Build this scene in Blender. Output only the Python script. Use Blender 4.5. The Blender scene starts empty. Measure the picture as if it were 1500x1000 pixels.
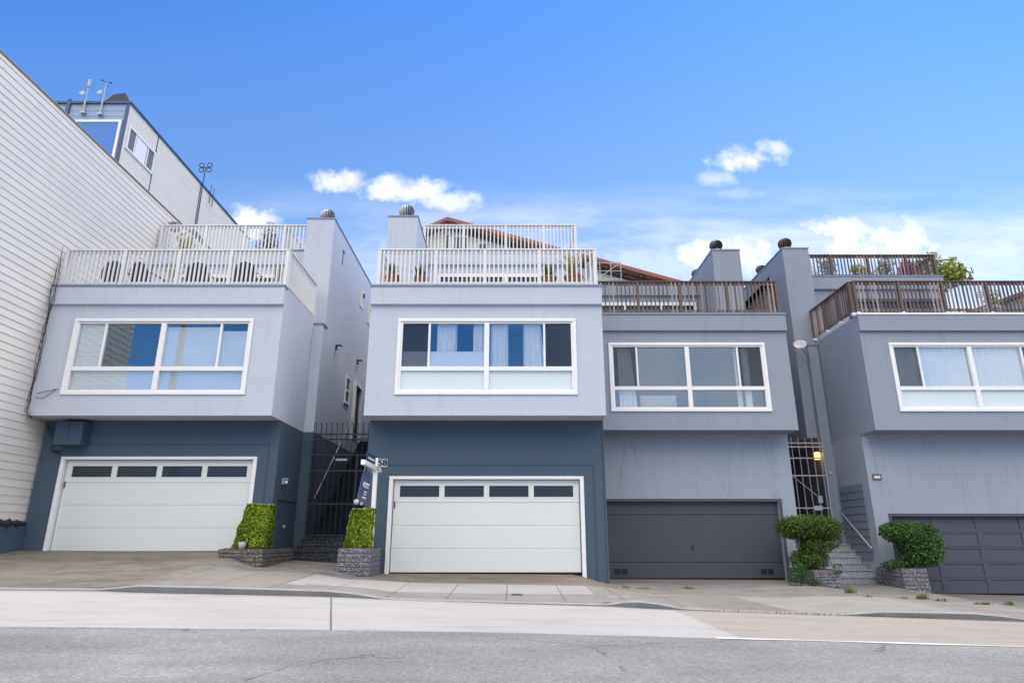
import bpy, math, random
from mathutils import Vector, Matrix, Euler
R = math.radians
random.seed(7)
C = bpy.context.scene.collection
scene = bpy.context.scene

# ------------------------------------------------------------------ camera
F, PITCH = 946.0, R(17.05)                      # focal length in photo pixels (1500 wide), upward tilt
cd = bpy.data.cameras.new('camera'); cam = bpy.data.objects.new('camera', cd); C.objects.link(cam)
cam.location = (0, 0, 0); cam.rotation_euler = (R(90) + PITCH, 0, 0)
cd.sensor_width = 36; cd.lens = F / 1500 * 36; cd.clip_start = 0.1; cd.clip_end = 3000
scene.camera = cam

# ------------------------------------------------------------------ light
SUN_EL, SUN_AZ = R(66), R(62)                   # azimuth from +Y (behind the houses) towards +X
scene.view_settings.view_transform = 'Standard'; scene.view_settings.look = 'None'
scene.view_settings.exposure = 0.85; scene.view_settings.gamma = 1.0
sl = bpy.data.lights.new('sun', 'SUN'); sl.energy = 1.15; sl.angle = R(16); sl.color = (1.0, 0.92, 0.80)
so = bpy.data.objects.new('sun', sl); C.objects.link(so)
sdir = Vector((math.sin(SUN_AZ) * math.cos(SUN_EL), math.cos(SUN_AZ) * math.cos(SUN_EL), math.sin(SUN_EL)))
so.rotation_euler = sdir.to_track_quat('Z', 'Y').to_euler(); so.location = (20, 10, 40)

# ------------------------------------------------------------------ node helper
class NT:
    def __init__(s, tree): s.t = tree; s.n = tree.nodes; s.l = tree.links
    def put(s, node, i, val):
        if val is None: return
        if isinstance(val, bpy.types.NodeSocket): s.l.new(val, node.inputs[i])
        else:
            inp = node.inputs[i]
            if hasattr(inp.default_value, '__len__') and not hasattr(val, '__len__'): val = [val] * len(inp.default_value)
            if hasattr(inp.default_value, '__len__') and len(inp.default_value) == 4 and len(val) == 3: val = tuple(val) + (1,)
            inp.default_value = val
    def m(s, op, a, b=None, c=None, clamp=False):
        n = s.n.new('ShaderNodeMath'); n.operation = op; n.use_clamp = clamp
        s.put(n, 0, a); s.put(n, 1, b); s.put(n, 2, c); return n.outputs[0]
    def vm(s, op, a, b=None):
        n = s.n.new('ShaderNodeVectorMath'); n.operation = op; s.put(n, 0, a); s.put(n, 1, b); return n.outputs[0]
    def noise(s, vec, scale, detail=4, rough=0.55):
        n = s.n.new('ShaderNodeTexNoise'); s.put(n, 'Vector', vec); s.put(n, 'Scale', scale)
        s.put(n, 'Detail', detail); s.put(n, 'Roughness', rough); return n.outputs['Fac']
    def mix(s, fac, a, b, mode='MIX'):
        n = s.n.new('ShaderNodeMix'); n.data_type = 'RGBA'; n.blend_type = mode
        s.put(n, 0, fac); s.put(n, 6, a); s.put(n, 7, b); return n.outputs[2]
    def ramp(s, fac, stops):
        n = s.n.new('ShaderNodeValToRGB'); e = n.color_ramp.elements
        while len(e) < len(stops): e.new(0.5)
        for k, (p, c) in enumerate(stops):
            e[k].position = p; e[k].color = (c, c, c, 1) if not hasattr(c, '__len__') else tuple(c) + (1,)
        s.put(n, 0, fac); return n.outputs[0]
    def sstep(s, x, a, b):
        n = s.n.new('ShaderNodeMapRange'); n.interpolation_type = 'SMOOTHSTEP'
        s.put(n, 0, x); s.put(n, 1, a); s.put(n, 2, b); s.put(n, 3, 0.0); s.put(n, 4, 1.0); return n.outputs[0]
    def xyz(s, v):
        n = s.n.new('ShaderNodeSeparateXYZ'); s.put(n, 0, v); return n.outputs
    def pos(s): return s.n.new('ShaderNodeNewGeometry').outputs['Position']
    def island(s): return s.n.new('ShaderNodeNewGeometry').outputs['Random Per Island']
    def bump(s, h, strength, dist=0.01):
        n = s.n.new('ShaderNodeBump'); s.put(n, 'Height', h); s.put(n, 'Strength', strength); s.put(n, 'Distance', dist); return n.outputs[0]

# ------------------------------------------------------------------ sky with clouds
w = bpy.data.worlds.new('World'); scene.world = w; w.use_nodes = True
N = NT(w.node_tree); N.n.clear()
sky = N.n.new('ShaderNodeTexSky'); sky.sky_type = 'NISHITA'; sky.sun_disc = False
sky.sun_elevation = SUN_EL; sky.sun_rotation = SUN_AZ; sky.altitude = 60; sky.air_density = 1.0; sky.dust_density = 0.6; sky.ozone_density = 2.0
dirv = N.n.new('ShaderNodeTexCoord').outputs['Generated']
dx, dy, dz = N.xyz(dirv)
ya = N.m('MAXIMUM', N.m('ABSOLUTE', dy), 0.08)
az = N.m('DIVIDE', dx, ya); el = N.m('DIVIDE', dz, ya)
def skydir(u, v):
    a, b = (u - 750) / F, (500 - v) / F
    y, z = math.cos(PITCH) - b * math.sin(PITCH), math.sin(PITCH) + b * math.cos(PITCH)
    return a / y, z / y
cv = N.n.new('ShaderNodeCombineXYZ'); N.put(cv, 0, az); N.put(cv, 1, el); cvec = cv.outputs[0]
n1 = N.noise(cvec, 10.0, 9, 0.62); n2 = N.noise(cvec, 30.0, 7, 0.65)
nz = N.m('ADD', N.m('MULTIPLY', N.m('SUBTRACT', n1, 0.5), 3.4), N.m('MULTIPLY', N.m('SUBTRACT', n2, 0.5), 2.0))
cloud = None
for (u, v, su, sv, k) in [(490, 267, 50, 20, .95), (592, 278, 80, 25, .95), (660, 296, 84, 20, .8), (1092, 232, 56, 25, 1), (1052, 262, 34, 16, .55), (1130, 217, 34, 16, .8),
                          (362, 326, 60, 30, 1.0), (1105, 374, 92, 42, 1), (1035, 374, 60, 28, .9), (1290, 354, 160, 40, 1), (1480, 366, 90, 30, .6),
                          (960, 395, 170, 45, .5), (1400, 390, 170, 45, .5), (1085, 283, 40, 10, .3), (545, 400, 120, 60, .4)]:
    a0, e0 = skydir(u, v); a1, _ = skydir(u + su, v); _, e1 = skydir(u, v - sv)
    q = N.m('ADD', N.m('POWER', N.m('ABSOLUTE', N.m('DIVIDE', N.m('SUBTRACT', az, a0), a1 - a0)), 2.0),
            N.m('POWER', N.m('ABSOLUTE', N.m('DIVIDE', N.m('SUBTRACT', el, e0), e1 - e0)), 2.0))
    mk = N.m('MULTIPLY', N.sstep(N.m('ADD', N.m('SUBTRACT', 1.0, q), nz), -0.12, 1.25), k)
    cloud = mk if cloud is None else N.m('MAXIMUM', cloud, mk)
# thin high haze streaks lower in the sky
cs = N.n.new('ShaderNodeCombineXYZ'); N.put(cs, 0, N.m('MULTIPLY', az, 1.0)); N.put(cs, 1, N.m('MULTIPLY', el, 4.0))
wisp = N.sstep(N.noise(cs.outputs[0], 2.2, 7, 0.62), 0.32, 0.72)
_, eA = skydir(750, 255); _, eB = skydir(750, 345)
low = N.sstep(el, eA, eB)
right = N.sstep(az, -0.6, 0.5)
wisp = N.m('MULTIPLY', wisp, N.m('MULTIPLY', low, N.m('ADD', 0.42, N.m('MULTIPLY', right, 0.38))))
_, eC = skydir(750, 40); _, eD = skydir(750, 420)
pale = N.sstep(el, eC, eD)
skycol = N.mix(1.0, sky.outputs[0], N.ramp(N.sstep(el, 1.3, 0.25), [(0.0, (0.34, 0.92, 1.66)), (1.0, (1.10, 1.28, 1.42))]), 'MULTIPLY')
tot = N.m('MAXIMUM', cloud, wisp)
CLOUDC = (7.2, 7.4, 7.7); FILL_BANK = (27.0, 24.3, 20.6)
fin = N.mix(tot, skycol, CLOUDC)
# added broken cloud bank behind the camera, overbright to fill the house fronts
bk = N.m('MULTIPLY', N.m('MULTIPLY', N.sstep(dy, 0.05, -0.35), N.sstep(dz, 0.30, 0.46)), N.m('ADD', 0.55, N.m('MULTIPLY', N.sstep(N.noise(dirv, 2.6, 7, 0.6), 0.40, 0.60), 0.45)))
fin = N.mix(bk, fin, FILL_BANK)
opp = N.m('MULTIPLY', N.sstep(dy, 0.0, -0.3), N.m('SUBTRACT', 1.0, N.sstep(dz, 0.32, 0.46)))
fin = N.mix(N.m('MULTIPLY', opp, 1.0), fin, N.mix(1.0, fin, (.34, .74, 1.15, 1), 'MULTIPLY'))
# paler low cloud over the downhill side, mirrored by the right-hand windows
lowc = N.m('MULTIPLY', N.m('MULTIPLY', N.sstep(dy, 0.05, -0.3), N.sstep(dx, 0.02, 0.22)), N.sstep(N.noise(dirv, 4.0, 6, 0.55), 0.30, 0.62))
fin = N.mix(N.m('MULTIPLY', lowc, 0.75), fin, (9.5, 9.2, 9.3))
bg = N.n.new('ShaderNodeBackground'); N.put(bg, 0, fin); N.put(bg, 1, 0.085)
N.l.new(bg.outputs[0], N.n.new('ShaderNodeOutputWorld').inputs[0])

# ------------------------------------------------------------------ pixel geometry
def ray(u, v):
    a, b = (u - 750) / F, (500 - v) / F
    return Vector((a, math.cos(PITCH) - b * math.sin(PITCH), math.sin(PITCH) + b * math.cos(PITCH)))
def at(u, v, Y): d = ray(u, v); return d * (Y / d.y)
def interp(tab, x):
    if x <= tab[0][0]: return tab[0][1]
    for (a, za), (b, zb) in zip(tab, tab[1:]):
        if x <= b: return za + (zb - za) * (x - a) / (b - a)
    return tab[-1][1]
YC, YA = 11.8, 8.29                             # kerb line and asphalt edge
def px_tab(pts, Y):
    t = [(at(u, v, Y).x, at(u, v, Y).z) for u, v in pts]
    (x0, z0), (x1, z1) = t[0], t[-1]
    return [(-60, z0 + 1.2)] + t + [(60, z1 - 2.2)]
CURB = px_tab([(0, 860.5), (140, 862), (165, 860), (200, 856.5), (300, 858.5), (480, 864), (520, 868), (560, 874.5), (590, 876), (750, 880.5), (890, 884), (912, 880.5), (935, 879.5), (965, 883), (1000, 889.5),
               (1060, 893), (1230, 899), (1290, 894.5), (1330, 895), (1430, 897), (1480, 902), (1500, 905)], YC)
GUT = px_tab([(0, 863.5), (140, 865), (200, 867.5), (480, 873.5), (560, 877), (750, 883.5), (900, 888), (930, 890), (1000, 893), (1060, 895), (1250, 901.5), (1310, 903.5), (1430, 907.5), (1500, 910)], YC)
ASP = px_tab([(0, 917), (485, 922), (750, 926), (1080, 935), (1500, 947)], YA)
BASE = [(-60, 1.0), (-12.6, -.24), (-6.5, -.28), (-5.75, -.50), (-4.2, -.60), (-3.5, -.79), (-3.1, -.80), (1.6, -.82), (2.2, -1.0), (2.5, -1.05), (7.7, -1.08), (8.2, -1.17), (10.05, -1.17), (10.4, -1.40), (20, -1.62), (60, -3.4)]
def ground(x, y):
    zb = interp(BASE, x); zc = interp(CURB, x); zg = interp(GUT, x); za = interp(ASP, x)
    if y >= YC:
        # sidewalk: the house line steps back right of the second house
        yh = 16.95 if x < 2.35 else 18.6
        t = min(1, max(0, (y - YC - .1) / (yh - YC - .1)))
        return zc + (zb - zc) * t
    if y >= YA: return za + (zg - za) * (y - YA) / (YC - YA)
    if y >= 2: return za - .035 * (YA - y)
    return za - .035 * (YA - 2)
def gp(u, v):
    d = ray(u, v); lo = 5.0
    y = 5.0
    while y < 20:
        p = d * (y / d.y)
        if p.z <= ground(p.x, y): return Vector((p.x, y, ground(p.x, y)))
        y += .01
    return p

# ------------------------------------------------------------------ mesh builder
ORG = {}
class MB:
    def __init__(s): s.v = []; s.f = []
    def add(s, vs, fs):
        o = len(s.v); s.v += [tuple(v) for v in vs]; s.f += [tuple(i + o for i in f) for f in fs]; return s
    def quad(s, a, b, c, d): return s.add([a, b, c, d], [(0, 1, 2, 3)])
    def box(s, x0, x1, y0, y1, z0, z1, M=None):
        vs = [Vector((x, y, z)) for x in (x0, x1) for y in (y0, y1) for z in (z0, z1)]
        if M is not None: vs = [M @ v for v in vs]
        return s.add(vs, [(0, 1, 3, 2), (4, 6, 7, 5), (0, 4, 5, 1), (2, 3, 7, 6), (0, 2, 6, 4), (1, 5, 7, 3)])
    def prism(s, poly, z0, z1, zf=None):
        n = len(poly)
        vs = [(x, y, z0) for x, y in poly] + [(x, y, z1) for x, y in poly]
        fs = [tuple(range(n - 1, -1, -1)), tuple(range(n, 2 * n))] + [(i, (i + 1) % n, n + (i + 1) % n, n + i) for i in range(n)]
        return s.add(vs, fs)
    def hull8(s, b, t):
        vs = list(b) + list(t); return s.add(vs, [(3, 2, 1, 0), (4, 5, 6, 7), (0, 1, 5, 4), (1, 2, 6, 5), (2, 3, 7, 6), (3, 0, 4, 7)])
    def tube(s, pts, r, n=8, taper=None):
        pts = [Vector(p) for p in pts]; rings = []
        for i, p in enumerate(pts):
            d = (pts[min(i + 1, len(pts) - 1)] - pts[max(i - 1, 0)]).normalized()
            a = d.orthogonal().normalized() if abs(d.z) > .95 else d.cross(Vector((0, 0, 1))).normalized()
            b = d.cross(a); rr = r if taper is None else r * (1 + (taper - 1) * i / max(1, len(pts) - 1))
            rings.append([p + (a * math.cos(2 * math.pi * k / n) + b * math.sin(2 * math.pi * k / n)) * rr for k in range(n)])
        vs = [v for g in rings for v in g]
        fs = [(i * n + k, i * n + (k + 1) % n, (i + 1) * n + (k + 1) % n, (i + 1) * n + k) for i in range(len(pts) - 1) for k in range(n)]
        fs += [tuple(range(n - 1, -1, -1)), tuple((len(pts) - 1) * n + k for k in range(n))]
        return s.add(vs, fs)
    def lathe(s, prof, c, n=20, M=None):
        vs = []
        for r, z in prof:
            for k in range(n):
                p = Vector((r * math.cos(2 * math.pi * k / n), r * math.sin(2 * math.pi * k / n), z))
                vs.append((M @ p if M is not None else p) + Vector(c))
        fs = [(i * n + k, i * n + (k + 1) % n, (i + 1) * n + (k + 1) % n, (i + 1) * n + k) for i in range(len(prof) - 1) for k in range(n)]
        fs += [tuple(range(n - 1, -1, -1)), tuple((len(prof) - 1) * n + k for k in range(n))]
        return s.add(vs, fs)
    def wall_y(s, x0, x1, z0, z1, y0, y1, holes=()):
        xs = sorted({x0, x1, *[h[0] for h in holes], *[h[1] for h in holes]})
        zs = sorted({z0, z1, *[h[2] for h in holes], *[h[3] for h in holes]})
        inh = lambda x, z: any(h[0] < x < h[1] and h[2] < z < h[3] for h in holes)
        for a, b in zip(xs, xs[1:]):
            for c, d in zip(zs, zs[1:]):
                if inh((a + b) / 2, (c + d) / 2): continue
                s.quad((a, y0, c), (b, y0, c), (b, y0, d), (a, y0, d)); s.quad((b, y1, c), (a, y1, c), (a, y1, d), (b, y1, d))
        for h in list(holes) + [(x0, x1, z0, z1)]:
            a, b, c, d = h
            s.quad((a, y0, c), (a, y1, c), (a, y1, d), (a, y0, d)); s.quad((b, y0, c), (b, y0, d), (b, y1, d), (b, y1, c))
            s.quad((a, y0, c), (b, y0, c), (b, y1, c), (a, y1, c)); s.quad((a, y0, d), (a, y1, d), (b, y1, d), (b, y0, d))
        return s
    def build(s, name, mat, parent=None, smooth=False, bevel=0, label=None, kind=None):
        me = bpy.data.meshes.new(name)
        o = Vector(ORG.get(parent.name, (0, 0, 0))) if parent else Vector((0, 0, 0))
        me.from_pydata([tuple(Vector(v) - o) for v in s.v], [], s.f); me.validate(); me.update()
        me.materials.append(mat)
        if smooth: me.polygons.foreach_set('use_smooth', [True] * len(me.polygons))
        ob = bpy.data.objects.new(name, me); C.objects.link(ob)
        if parent: ob.parent = parent; ORG[ob.name] = tuple(o)
        if bevel:
            b = ob.modifiers.new('bevel', 'BEVEL'); b.width = bevel; b.segments = 2; b.limit_method = 'ANGLE'
        if label: ob['label'] = label
        if kind: ob['kind'] = kind
        return ob
def thing(name, label, cat, loc=(0, 0, 0), group=None, rotz=0):
    o = bpy.data.objects.new(name, None); C.objects.link(o); o.location = loc; o.rotation_euler = (0, 0, rotz); o.empty_display_size = .2
    o['label'] = label; o['category'] = cat
    if group: o['group'] = group
    ORG[o.name] = tuple(loc); return o
def local(name, label, cat, group=None):
    return thing(name, label, cat, (0, 0, 0), group)
def copy_tree(o, parent=None):
    c = o.copy(); C.objects.link(c)
    if parent: c.parent = parent
    for ch in list(o.children): copy_tree(ch, c)
    return c
def solo(mb, name, mat, label, cat, group=None, **k):
    o = mb.build(name, mat, None, **k); o['label'] = label; o['category'] = cat
    if group: o['group'] = group
    return o

# ------------------------------------------------------------------ materials
def base_mat(name):
    m = bpy.data.materials.new(name); m.use_nodes = True; t = NT(m.node_tree)
    return m, t, t.n['Principled BSDF']
def simple(name, col, rough=.6, var=.12, scale=3.0, bump=0, bscale=60, metal=0, island=0, spec=.4, detail=5):
    m, t, b = base_mat(name); p = t.pos()
    f = t.noise(p, scale, detail)
    v = t.m('ADD', 1 - var, t.m('MULTIPLY', f, 2 * var))
    if island: v = t.m('MULTIPLY', v, t.m('ADD', 1 - island, t.m('MULTIPLY', t.island(), 2 * island)))
    t.put(b, 'Base Color', t.mix(1.0, (*col, 1), v, 'MULTIPLY')); t.put(b, 'Roughness', rough); t.put(b, 'Metallic', metal); t.put(b, 'Specular IOR Level', spec)
    if bump: t.put(b, 'Normal', t.bump(t.noise(p, bscale, 3), bump))
    return m
def stucco(name, col, streak=.08, cracks=0, bump=.55, rough=.85):
    m, t, b = base_mat(name); p = t.pos()
    big = t.noise(p, .7, 5); mid = t.noise(p, 6, 5)
    v = t.m('ADD', .86, t.m('ADD', t.m('MULTIPLY', big, .15), t.m('ADD', t.m('MULTIPLY', mid, .08), t.m('MULTIPLY', t.noise(p, 28, 4, .7), .06))))
    st = t.noise(t.vm('MULTIPLY', p, (2.6, 2.6, .22)), 2.0, 6, .6)
    v = t.m('MULTIPLY', v, t.m('SUBTRACT', 1.0, t.m('MULTIPLY', t.sstep(st, .52, .78), streak)))
    colr = t.mix(1.0, (*col, 1), v, 'MULTIPLY')
    if cracks:
        cx = t.vm('MULTIPLY', p, (1.0, 1.0, .10)); wob = t.noise(p, 3.0, 3)
        q = t.vm('ADD', cx, t.vm('MULTIPLY', t.n[wob.node.name].outputs['Color'], (.14, .14, .0)))
        vo = t.n.new('ShaderNodeTexVoronoi'); vo.feature = 'DISTANCE_TO_EDGE'; t.put(vo, 'Vector', q); t.put(vo, 'Scale', 1.15)
        ln = t.m('MULTIPLY', t.m('SUBTRACT', 1.0, t.sstep(vo.outputs['Distance'], .004, .02)), t.sstep(t.noise(p, 1.3, 4), .42, .62))
        colr = t.mix(t.m('MULTIPLY', ln, cracks), colr, tuple(c * .45 for c in col) + (1,))
    t.put(b, 'Base Color', colr); t.put(b, 'Roughness', rough); t.put(b, 'Specular IOR Level', .25)
    h = t.m('ADD', t.noise(p, 55, 4), t.m('MULTIPLY', t.noise(p, 9, 3), .8))
    t.put(b, 'Normal', t.bump(h, bump, .006)); return m
M = {}
M['lav'] = stucco('lavender_stucco', (.49, .525, .605), .11)
M['grey'] = stucco('grey_stucco', (.268, .298, .358), .12)
M['alleyshade'] = stucco('alley_shade_stucco', (.12, .13, .155), .12)  # stucco darkened so its colour carries the shade low in the alleys
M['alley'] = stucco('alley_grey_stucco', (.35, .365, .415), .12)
M['grey_low'] = stucco('pale_grey_stucco', (.31, .342, .405), .10, cracks=.30)
M['blue'] = stucco('dark_blue_stucco', (.068, .102, .142), .06)
M['bluewood'] = stucco('dark_blue_panel', (.055, .086, .13), .05, bump=.1)
M['greypanel'] = simple('grey_blue_board', (.17, .19, .24), .6, .1)
M['white'] = simple('white_paint', (.70, .69, .69), .5, .07, 4, bump=.05)
M['trim'] = simple('white_window_trim', (.80, .79, .79), .45, .08, 9)
M['door'] = simple('white_door_paint', (.68, .70, .685), .45, .025, 1.2, bump=.04, bscale=120)
M['dgrey'] = simple('charcoal_door', (.062, .067, .084), .55, .10, 2.0, bump=.05)
M['dgrey2'] = simple('charcoal_panel_door', (.070, .073, .098), .55, .08, 2.0, bump=.05)
M['flash'] = simple('grey_flashing', (.20, .24, .31), .5, .12, 4)
M['dark'] = simple('dark_interior', (.035, .04, .05), .9, .1)
M['room'] = simple('room_plaster', (.16, .17, .19), .9, .1)
M['iron'] = simple('black_iron', (.030, .036, .055), .5, .2)
M['rail'] = simple('painted_iron', (.40, .38, .40), .5, .2, 8)
M['fabric'] = simple('white_curtain', (.86, .87, .88), .9, .05)
M['film'] = simple('frosted_glass', (.62, .70, .725), .22, .05, 1.2, spec=.3)
M['blind'] = simple('pale_blind', (.90, .90, .89), .8, .04)
M['roofm'] = simple('deck_floor', (.26, .26, .27), .8, .15)
M['metal'] = simple('grey_metal', (.40, .42, .44), .55, .2, 6, metal=.35)
M['darkmetal'] = simple('dark_metal', (.07, .07, .08), .45, .25, 12, metal=.5)
M['rust'] = simple('rusty_metal', (.115, .062, .05), .7, .35, 14, metal=.3)
M['dish'] = simple('white_enamel', (.44, .44, .46), .4, .05)
M['terra'] = simple('terracotta', (.36, .135, .085), .8, .15, 6)
M['roofred'] = simple('red_roof_boards', (.30, .11, .085), .7, .25, 5)
M['cream'] = simple('cream_wall', (.66, .62, .50), .85, .08, 1.5)
M['soil'] = simple('soil', (.05, .038, .028), .95, .3, 14)
M['bark'] = simple('bark', (.10, .07, .05), .9, .3, 20, bump=.4)
M['navy'] = simple('navy_sign', (.018, .045, .12), .4, .08)
M['plate_brown'] = simple('brown_plate', (.13, .09, .11), .5, .1)
M['black'] = simple('black_rubber', (.012, .012, .014), .6, .2)
M['chair'] = simple('charcoal_weave', (.045, .052, .075), .7, .3, 30)
M['tan'] = simple('tan_wood', (.30, .19, .11), .7, .2, 8)
M['skyl'] = simple('tar', (.02, .02, .022), .8, .3, 10)
M['blueb'] = simple('blue_grey_siding', (.27, .35, .50), .6, .08, 1.5)
M['bluepost'] = simple('deep_blue_paint', (.035, .075, .16), .5, .1)
def wood():
    m, t, b = base_mat('weathered_wood'); p = t.pos()
    g = t.noise(t.vm('MULTIPLY', p, (18, 18, 1.6)), 3, 5)
    c = t.ramp(t.m('ADD', t.m('MULTIPLY', t.island(), .65), t.m('MULTIPLY', g, .4)), [(0.1, (.055, .038, .034)), (.45, (.145, .105, .095)), (.72, (.27, .21, .195)), (1.0, (.50, .42, .40))])
    t.put(b, 'Base Color', c); t.put(b, 'Roughness', .8); return m
M['wood'] = wood()
M['darkwood'] = simple('dark_wood_rail', (.10, .068, .062), .8, .3, 6)
def siding_mat():
    m, t, b = base_mat('white_siding_paint'); p = t.pos()
    f = t.noise(p, 1.0, 6); s = t.noise(t.vm('MULTIPLY', p, (3, 1.2, 9)), 1.6, 6, .65)
    v = t.m('ADD', .90, t.m('ADD', t.m('MULTIPLY', f, .10), t.m('MULTIPLY', t.island(), .06)))
    c = t.mix(t.m('MULTIPLY', t.sstep(s, .62, .85), .35), t.mix(1.0, (.75, .70, .64, 1), v, 'MULTIPLY'), (.45, .43, .42, 1))
    t.put(b, 'Base Color', c); t.put(b, 'Roughness', .6); t.put(b, 'Specular IOR Level', .3)
    t.put(b, 'Normal', t.bump(t.noise(p, 40, 3), .12)); return m
M['siding'] = siding_mat()
def glass(name, refl, tint=(.85, .92, .95), base=.16):
    m, t, b = base_mat(name); t.n.remove(b)
    out = t.n['Material Output']; tr = t.n.new('ShaderNodeBsdfTransparent'); gl = t.n.new('ShaderNodeBsdfGlossy'); lw = t.n.new('ShaderNodeLayerWeight')
    t.put(tr, 0, tint); t.put(gl, 0, refl); t.put(gl, 'Roughness', .015); t.put(lw, 'Blend', .35)
    nb = t.bump(t.noise(t.pos(), 1.3, 2), .03, .02); t.put(gl, 'Normal', nb)
    mx = t.n.new('ShaderNodeMixShader'); t.put(mx, 0, t.m('ADD', base, t.m('MULTIPLY', lw.outputs['Fresnel'], .6), clamp=True))
    t.l.new(tr.outputs[0], mx.inputs[1]); t.l.new(gl.outputs[0], mx.inputs[2]); t.l.new(mx.outputs[0], out.inputs[0]); return m
M['glass'] = glass('window_glass', (.76, .90, 1.0), (.985, .99, .99), base=.21)
M['glassb'] = simple('tinted_blue_glass', (.016, .16, .52), .12, .05, spec=.25)
def screen():
    m, t, b = base_mat('insect_screen_mesh'); t.put(b, 'Base Color', (.03, .032, .036)); t.put(b, 'Roughness', .8)
    tr = t.n.new('ShaderNodeBsdfTransparent'); mx = t.n.new('ShaderNodeMixShader'); t.put(mx, 0, .30)
    t.l.new(tr.outputs[0], mx.inputs[1]); t.l.new(b.outputs[0], mx.inputs[2]); t.l.new(mx.outputs[0], t.n['Material Output'].inputs[0]); return m
M['screen'] = screen()
def dglass():
    m, t, b = base_mat('dark_glass'); t.put(b, 'Base Color', (.035, .038, .045)); t.put(b, 'Roughness', .06); t.put(b, 'Specular IOR Level', .35); return m
M['dglass'] = dglass()
def leafmat(name, stops, rough=.5):
    m, t, b = base_mat(name); f = t.m('ADD', t.m('MULTIPLY', t.island(), .75), t.m('MULTIPLY', t.noise(t.pos(), 3.5, 3), .35))
    c = t.ramp(f, stops); t.put(b, 'Base Color', c); t.put(b, 'Roughness', rough); t.put(b, 'Specular IOR Level', .35)
    tl = t.n.new('ShaderNodeBsdfTranslucent'); t.put(tl, 0, t.mix(1.0, c, (1.3, 1.25, .5, 1), 'MULTIPLY'))
    mx = t.n.new('ShaderNodeMixShader'); t.put(mx, 0, .28); t.l.new(b.outputs[0], mx.inputs[1]); t.l.new(tl.outputs[0], mx.inputs[2])
    t.l.new(mx.outputs[0], t.n['Material Output'].inputs[0]); return m
M['hedge'] = leafmat('box_hedge_leaf', [(0.0, (.02, .045, .005)), (.48, (.14, .225, .012)), (1, (.56, .64, .045))])
M['bush'] = leafmat('dark_shrub_leaf', [(0, (.012, .028, .005)), (.5, (.042, .088, .012)), (1, (.18, .25, .03))])
M['bush2'] = leafmat('green_shrub_leaf', [(0, (.010, .035, .009)), (.5, (.036, .105, .022)), (1, (.13, .25, .05))])
M['grass'] = leafmat('grass_blade', [(0, (.06, .09, .02)), (.5, (.13, .17, .04)), (1, (.24, .24, .08))])
M['yellow'] = leafmat('yellow_green_leaf', [(0, (.12, .14, .02)), (.5, (.30, .31, .05)), (1, (.50, .46, .09))])
M['maroon'] = leafmat('maroon_leaf', [(0, (.03, .03, .02)), (.5, (.09, .06, .04)), (1, (.13, .14, .04))])
M['grey_leaf'] = leafmat('silver_leaf', [(0, (.10, .12, .10)), (.5, (.22, .25, .22)), (1, (.38, .40, .36))])
M['magenta'] = leafmat('magenta_bloom', [(0, (.20, .01, .16)), (.5, (.42, .03, .34)), (1, (.55, .08, .45))])
def granite(name, a, b2, bands=True):
    m, t, b = base_mat(name); p = t.pos()
    f = t.noise(p, 24, 5, .75); v2 = t.n.new('ShaderNodeTexVoronoi'); t.put(v2, 'Vector', p); t.put(v2, 'Scale', 22)
    c = t.mix(t.sstep(t.n[v2.name].outputs['Color'].node.outputs['Distance'], .15, .5), t.ramp(f, [(.35, a), (.62, b2)]), t.ramp(f, [(.3, tuple(x * .7 for x in a)), (.6, a)]))
    t.put(b, 'Base Color', c); t.put(b, 'Roughness', .7); t.put(b, 'Normal', t.bump(t.noise(p, 40, 4), .6, .01)); return m
M['planter'] = granite('speckled_planter_stone', (.11, .09, .075), (.50, .47, .44))
M['planter2'] = granite('grey_planter_stone', (.13, .12, .135), (.56, .54, .58))
M['step_dark'] = granite('dark_terrazzo', (.018, .021, .033), (.15, .16, .20))
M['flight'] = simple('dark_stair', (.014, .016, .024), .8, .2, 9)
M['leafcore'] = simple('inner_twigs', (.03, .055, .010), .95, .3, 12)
M['step_light'] = granite('pale_terrazzo', (.30, .31, .35), (.68, .70, .76))

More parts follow.
